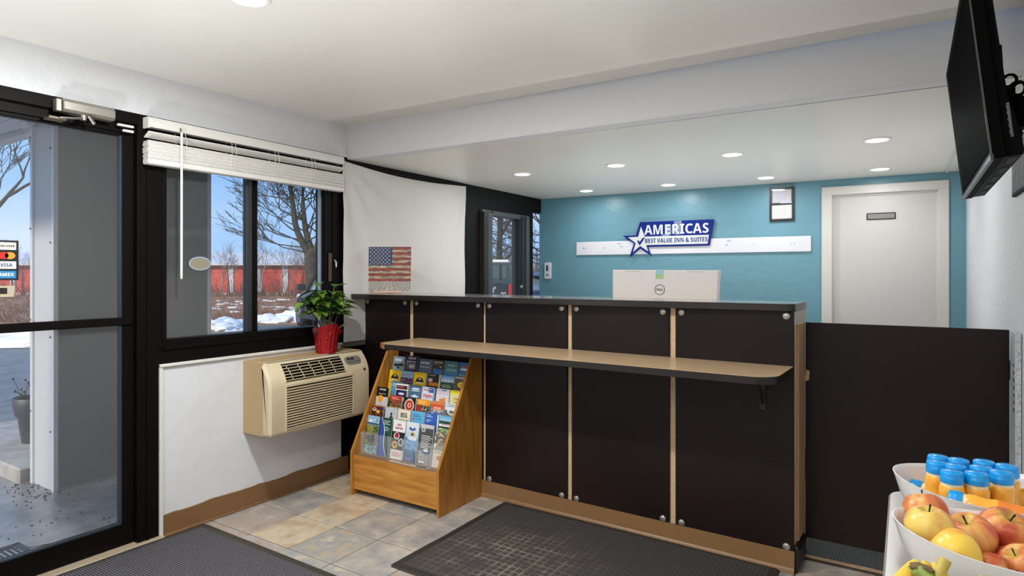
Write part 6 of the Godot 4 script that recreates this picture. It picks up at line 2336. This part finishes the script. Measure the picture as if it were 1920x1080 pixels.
func trees() -> void:
	var bark := tex_mat(noise(0.05, 70, ["1f1d19", "322e26", "474334", "6d6a56"], 128, false, 5), Vector3(1.5, 0.6, 1.5), 0.9)
	var dark := M("40362f", 0.9)
	var rng := RandomNumberGenerator.new()
	# the big tree behind the car
	rng.seed = 101
	var big := thing("large_tree", "large bare tree with forked mossy trunk behind the parked car", "tree", outside(-7.75, -0.08, 24.0), YAW)
	var m := mb()
	m.tube([Vector3(0, -0.1, 0), Vector3(-0.03, 0.5, 0), Vector3(0.02, 1.2, 0), Vector3(0.03, 1.9, 0), Vector3(0.06, 2.35, 0)], [0.36, 0.27, 0.245, 0.26, 0.28], 12)
	part(big, "trunk", m, bark)
	m = mb()
	var arms := [[[-0.05, 2.15, 0], [-0.30, 2.6, 0.05], [-0.48, 3.0, 0.1], [-0.60, 3.4, 0.1], [-0.74, 4.3, 0.0], [-0.84, 5.2, 0.1]], [[0.10, 2.15, 0], [0.24, 2.5, -0.05], [0.38, 2.9, -0.1], [0.50, 3.4, -0.2], [0.62, 4.2, -0.2], [0.85, 5.0, -0.1]], [[0.0, 2.3, 0], [-0.14, 2.7, -0.1], [-0.27, 3.1, -0.15], [-0.34, 3.5, -0.2], [-0.44, 4.3, -0.3]]]
	var ar := [[0.18, 0.135, 0.115, 0.11, 0.09, 0.07], [0.18, 0.14, 0.125, 0.115, 0.09, 0.07], [0.15, 0.12, 0.11, 0.10, 0.07]]
	for k in 3:
		var pts := []
		for q in arms[k]:
			pts.append(Vector3(q[0], q[1], q[2]))
		m.tube(pts, ar[k], 9, false)
		for i in range(1, pts.size()):
			for j in 2:
				var d := Vector3(rng.randf_range(-1, 1), rng.randf_range(0.1, 0.8), rng.randf_range(-0.6, 0.6)).normalized()
				limb(m, pts[i], d, rng.randf_range(0.7, 1.3), 0.034, 4, rng, 0.75, 0.7, 0.007)
		limb(m, pts[pts.size() - 1], Vector3(-0.2 + 0.2 * k, 1, 0).normalized(), 1.2, 0.06, 5, rng, 0.6, 0.8, 0.007)
	for q in [[Vector3(-0.05, 2.25, 0), Vector3(-1, 0.18, 0.1), 1.0, 0.035], [Vector3(-0.1, 2.45, 0), Vector3(-1, 0.10, 0.0), 1.2, 0.032], [Vector3(0.12, 2.0, 0), Vector3(1, 0.25, 0.1), 0.9, 0.05], [Vector3(0.1, 1.7, 0), Vector3(0.9, 0.5, 0.2), 0.8, 0.04], [Vector3(-0.3, 3.1, 0), Vector3(-1, 0.6, 0.2), 0.9, 0.03], [Vector3(-0.4, 3.7, 0.1), Vector3(-1, 0.75, 0.1), 1.0, 0.03]]:
		limb(m, q[0], q[1].normalized(), q[2], q[3], 4, rng, 0.55, 0.5, 0.007)
	part(big, "branches", m, bark)
	var specs := [["shade_tree", "bare dark tree at the left edge seen through the entrance door", -11.6, 13.0, 202, 2.2, 0.12, 6, dark, Vector3(0.06, 1, 0)],
		["shade_tree", "bare mossy tree behind the pickup truck in the rear door glass", -0.62, 27.0, 303, 5.2, 0.13, 5, bark, Vector3(0.03, 1, 0)],
		["shade_tree", "bare tree whose twigs cross the slit window", 2.3, 26.0, 404, 2.4, 0.16, 6, dark, Vector3(0.0, 1, 0)]]
	for s in specs:
		rng.seed = s[4]
		var t := thing(s[0], s[1], "tree", outside(s[2], -0.08, s[3]), YAW)
		m = mb()
		m.tube([Vector3(0, -0.1, 0), s[9] * s[5] * 0.4, s[9] * s[5] * 0.75, s[9] * s[5]], [s[6] * 1.4, s[6] * 1.05, s[6] * 0.95, s[6] * 0.85], 10)
		part(t, "trunk", m, s[8])
		m = mb()
		for k in 4:
			var a: float = k * 1.7 + 0.4
			limb(m, s[9] * s[5] * (0.58 + 0.14 * k), Vector3(cos(a) * 0.7, 0.8, sin(a) * 0.7).normalized(), minf(1.5, s[5] * 0.52), s[6] * 0.5, s[7], rng, 0.62, 0.7, 0.006)
		if s[4] == 303:
			for k in 20:
				var a: float = k * 2.39
				limb(m, s[9] * s[5] * (0.26 + 0.037 * k), Vector3(cos(a), rng.randf_range(0.1, 0.7), sin(a)).normalized(), rng.randf_range(0.5, 1.0), 0.03, 3, rng, 0.6, 0.7, 0.007)
		elif s[4] == 404:
			for k in 10:
				limb(m, s[9] * (1.6 + 0.16 * k), Vector3(-1, rng.randf_range(-0.1, 0.5), rng.randf_range(-0.5, 0.5)).normalized(), rng.randf_range(0.9, 1.5), 0.03, 4, rng, 0.55, 0.6, 0.006)
		part(t, "branches", m, s[8])
	# saplings before the storage building; pale trunks, fine twigs
	var pale := M("a89a8c", 0.85)
	var spots := [[-20.3, 40.0, 2.6, 0], [-19.2, 41.0, 3.0, 0], [-18.4, 40.5, 2.7, 1], [-17.3, 41.5, 2.4, 1], [-16.2, 40.0, 3.6, 0], [-15.2, 40.8, 2.9, 0], [-14.6, 41.2, 2.4, 0], [-13.9, 41.0, 3.3, 1], [-13.3, 40.2, 3.5, 1], [-12.4, 40.0, 2.6, 0], [-11.9, 41.0, 2.8, 0], [-33.0, 41.0, 3.0, 1], [-31.8, 40.4, 2.4, 1], [-30.6, 40.8, 2.7, 1]]
	var where := ["nearest the oval sticker", "second from the oval sticker", "third from the oval sticker", "thin and dark, before a white pilaster", "leaning and pale, left of the window mullion", "just right of the window mullion", "forked low, right of the window mullion", "dark twigged, in the right pane's middle", "tallest twiggy one in the right pane", "left of the large tree trunk", "leaning towards the large tree trunk", "tallest one seen through the entrance door", "short one seen through the entrance door", "bushy one seen through the entrance door"]
	for k in spots.size():
		rng.seed = 500 + k
		var q: Array = spots[k]
		var t := thing("sapling", "slender bare sapling before the red building, " + where[k], "sapling", outside(q[0], -0.06, q[1]), YAW, "saplings before the red building")
		m = mb()
		var lean := rng.randf_range(-0.22, 0.22) if k != 4 else 0.30
		m.tube([Vector3.ZERO, Vector3(lean * 0.5, q[2] * 0.35, 0), Vector3(lean * 1.6, q[2] * 0.8, 0)], [0.05, 0.036, 0.014], 5, false)
		part(t, "trunk", m, pale if q[3] == 0 else dark)
		m = mb()
		for i in 9:
			var v := 0.25 + 0.075 * i
			limb(m, Vector3(lean * 1.6 * v, q[2] * 0.8 * v * 1.1, 0), Vector3(rng.randf_range(-1, 1), 1.1, rng.randf_range(-1, 1)).normalized(), q[2] * 0.2, 0.012, 3, rng, 0.55, 1.0, 0.004)
		part(t, "twigs", m, M("7a6a60", 0.9))
	# scrub at the building's foot and a thicket far behind the rear windows
	m = mb()
	rng.seed = 77
	for k in 420:
		var p := outside(rng.randf_range(-37, -9), -0.06, rng.randf_range(38, 42))
		for j in 4:
			var tip := p + Vector3(rng.randf_range(-0.5, 0.5), rng.randf_range(0.3, 1.1), rng.randf_range(-0.5, 0.5))
			m.tube([p, tip], [0.016, 0.006], 3, false)
	var sb := solo("scrub", "leafless reddish scrub along the foot of the red building", "scrub", m, M("6d4f43", 0.95))
	sb.set_meta("kind", "stuff")
	m = mb()
	for k in 700:
		var d := rng.randf_range(40, 52)
		var p := outside(rng.randf_range(-0.12, 0.22) * d, -0.08, d)
		var hgt := rng.randf_range(1.6, 3.6)
		var tip := p + Vector3(rng.randf_range(-0.5, 0.5), hgt, rng.randf_range(-0.5, 0.5))
		m.tube([p, p.lerp(tip, 0.5) + Vector3(rng.randf_range(-0.15, 0.15), 0, 0), tip], [0.035, 0.025, 0.008], 3, false)
		for j in 5:
			var b := p.lerp(tip, rng.randf_range(0.35, 0.9))
			m.tube([b, b + Vector3(rng.randf_range(-0.7, 0.7), rng.randf_range(0.3, 0.9), rng.randf_range(-0.7, 0.7))], [0.013, 0.005], 3, false)
	var tk := solo("thicket", "grey-brown leafless thicket far behind the rear windows", "thicket", m, M("6d5f56", 0.95))
	tk.set_meta("kind", "stuff")
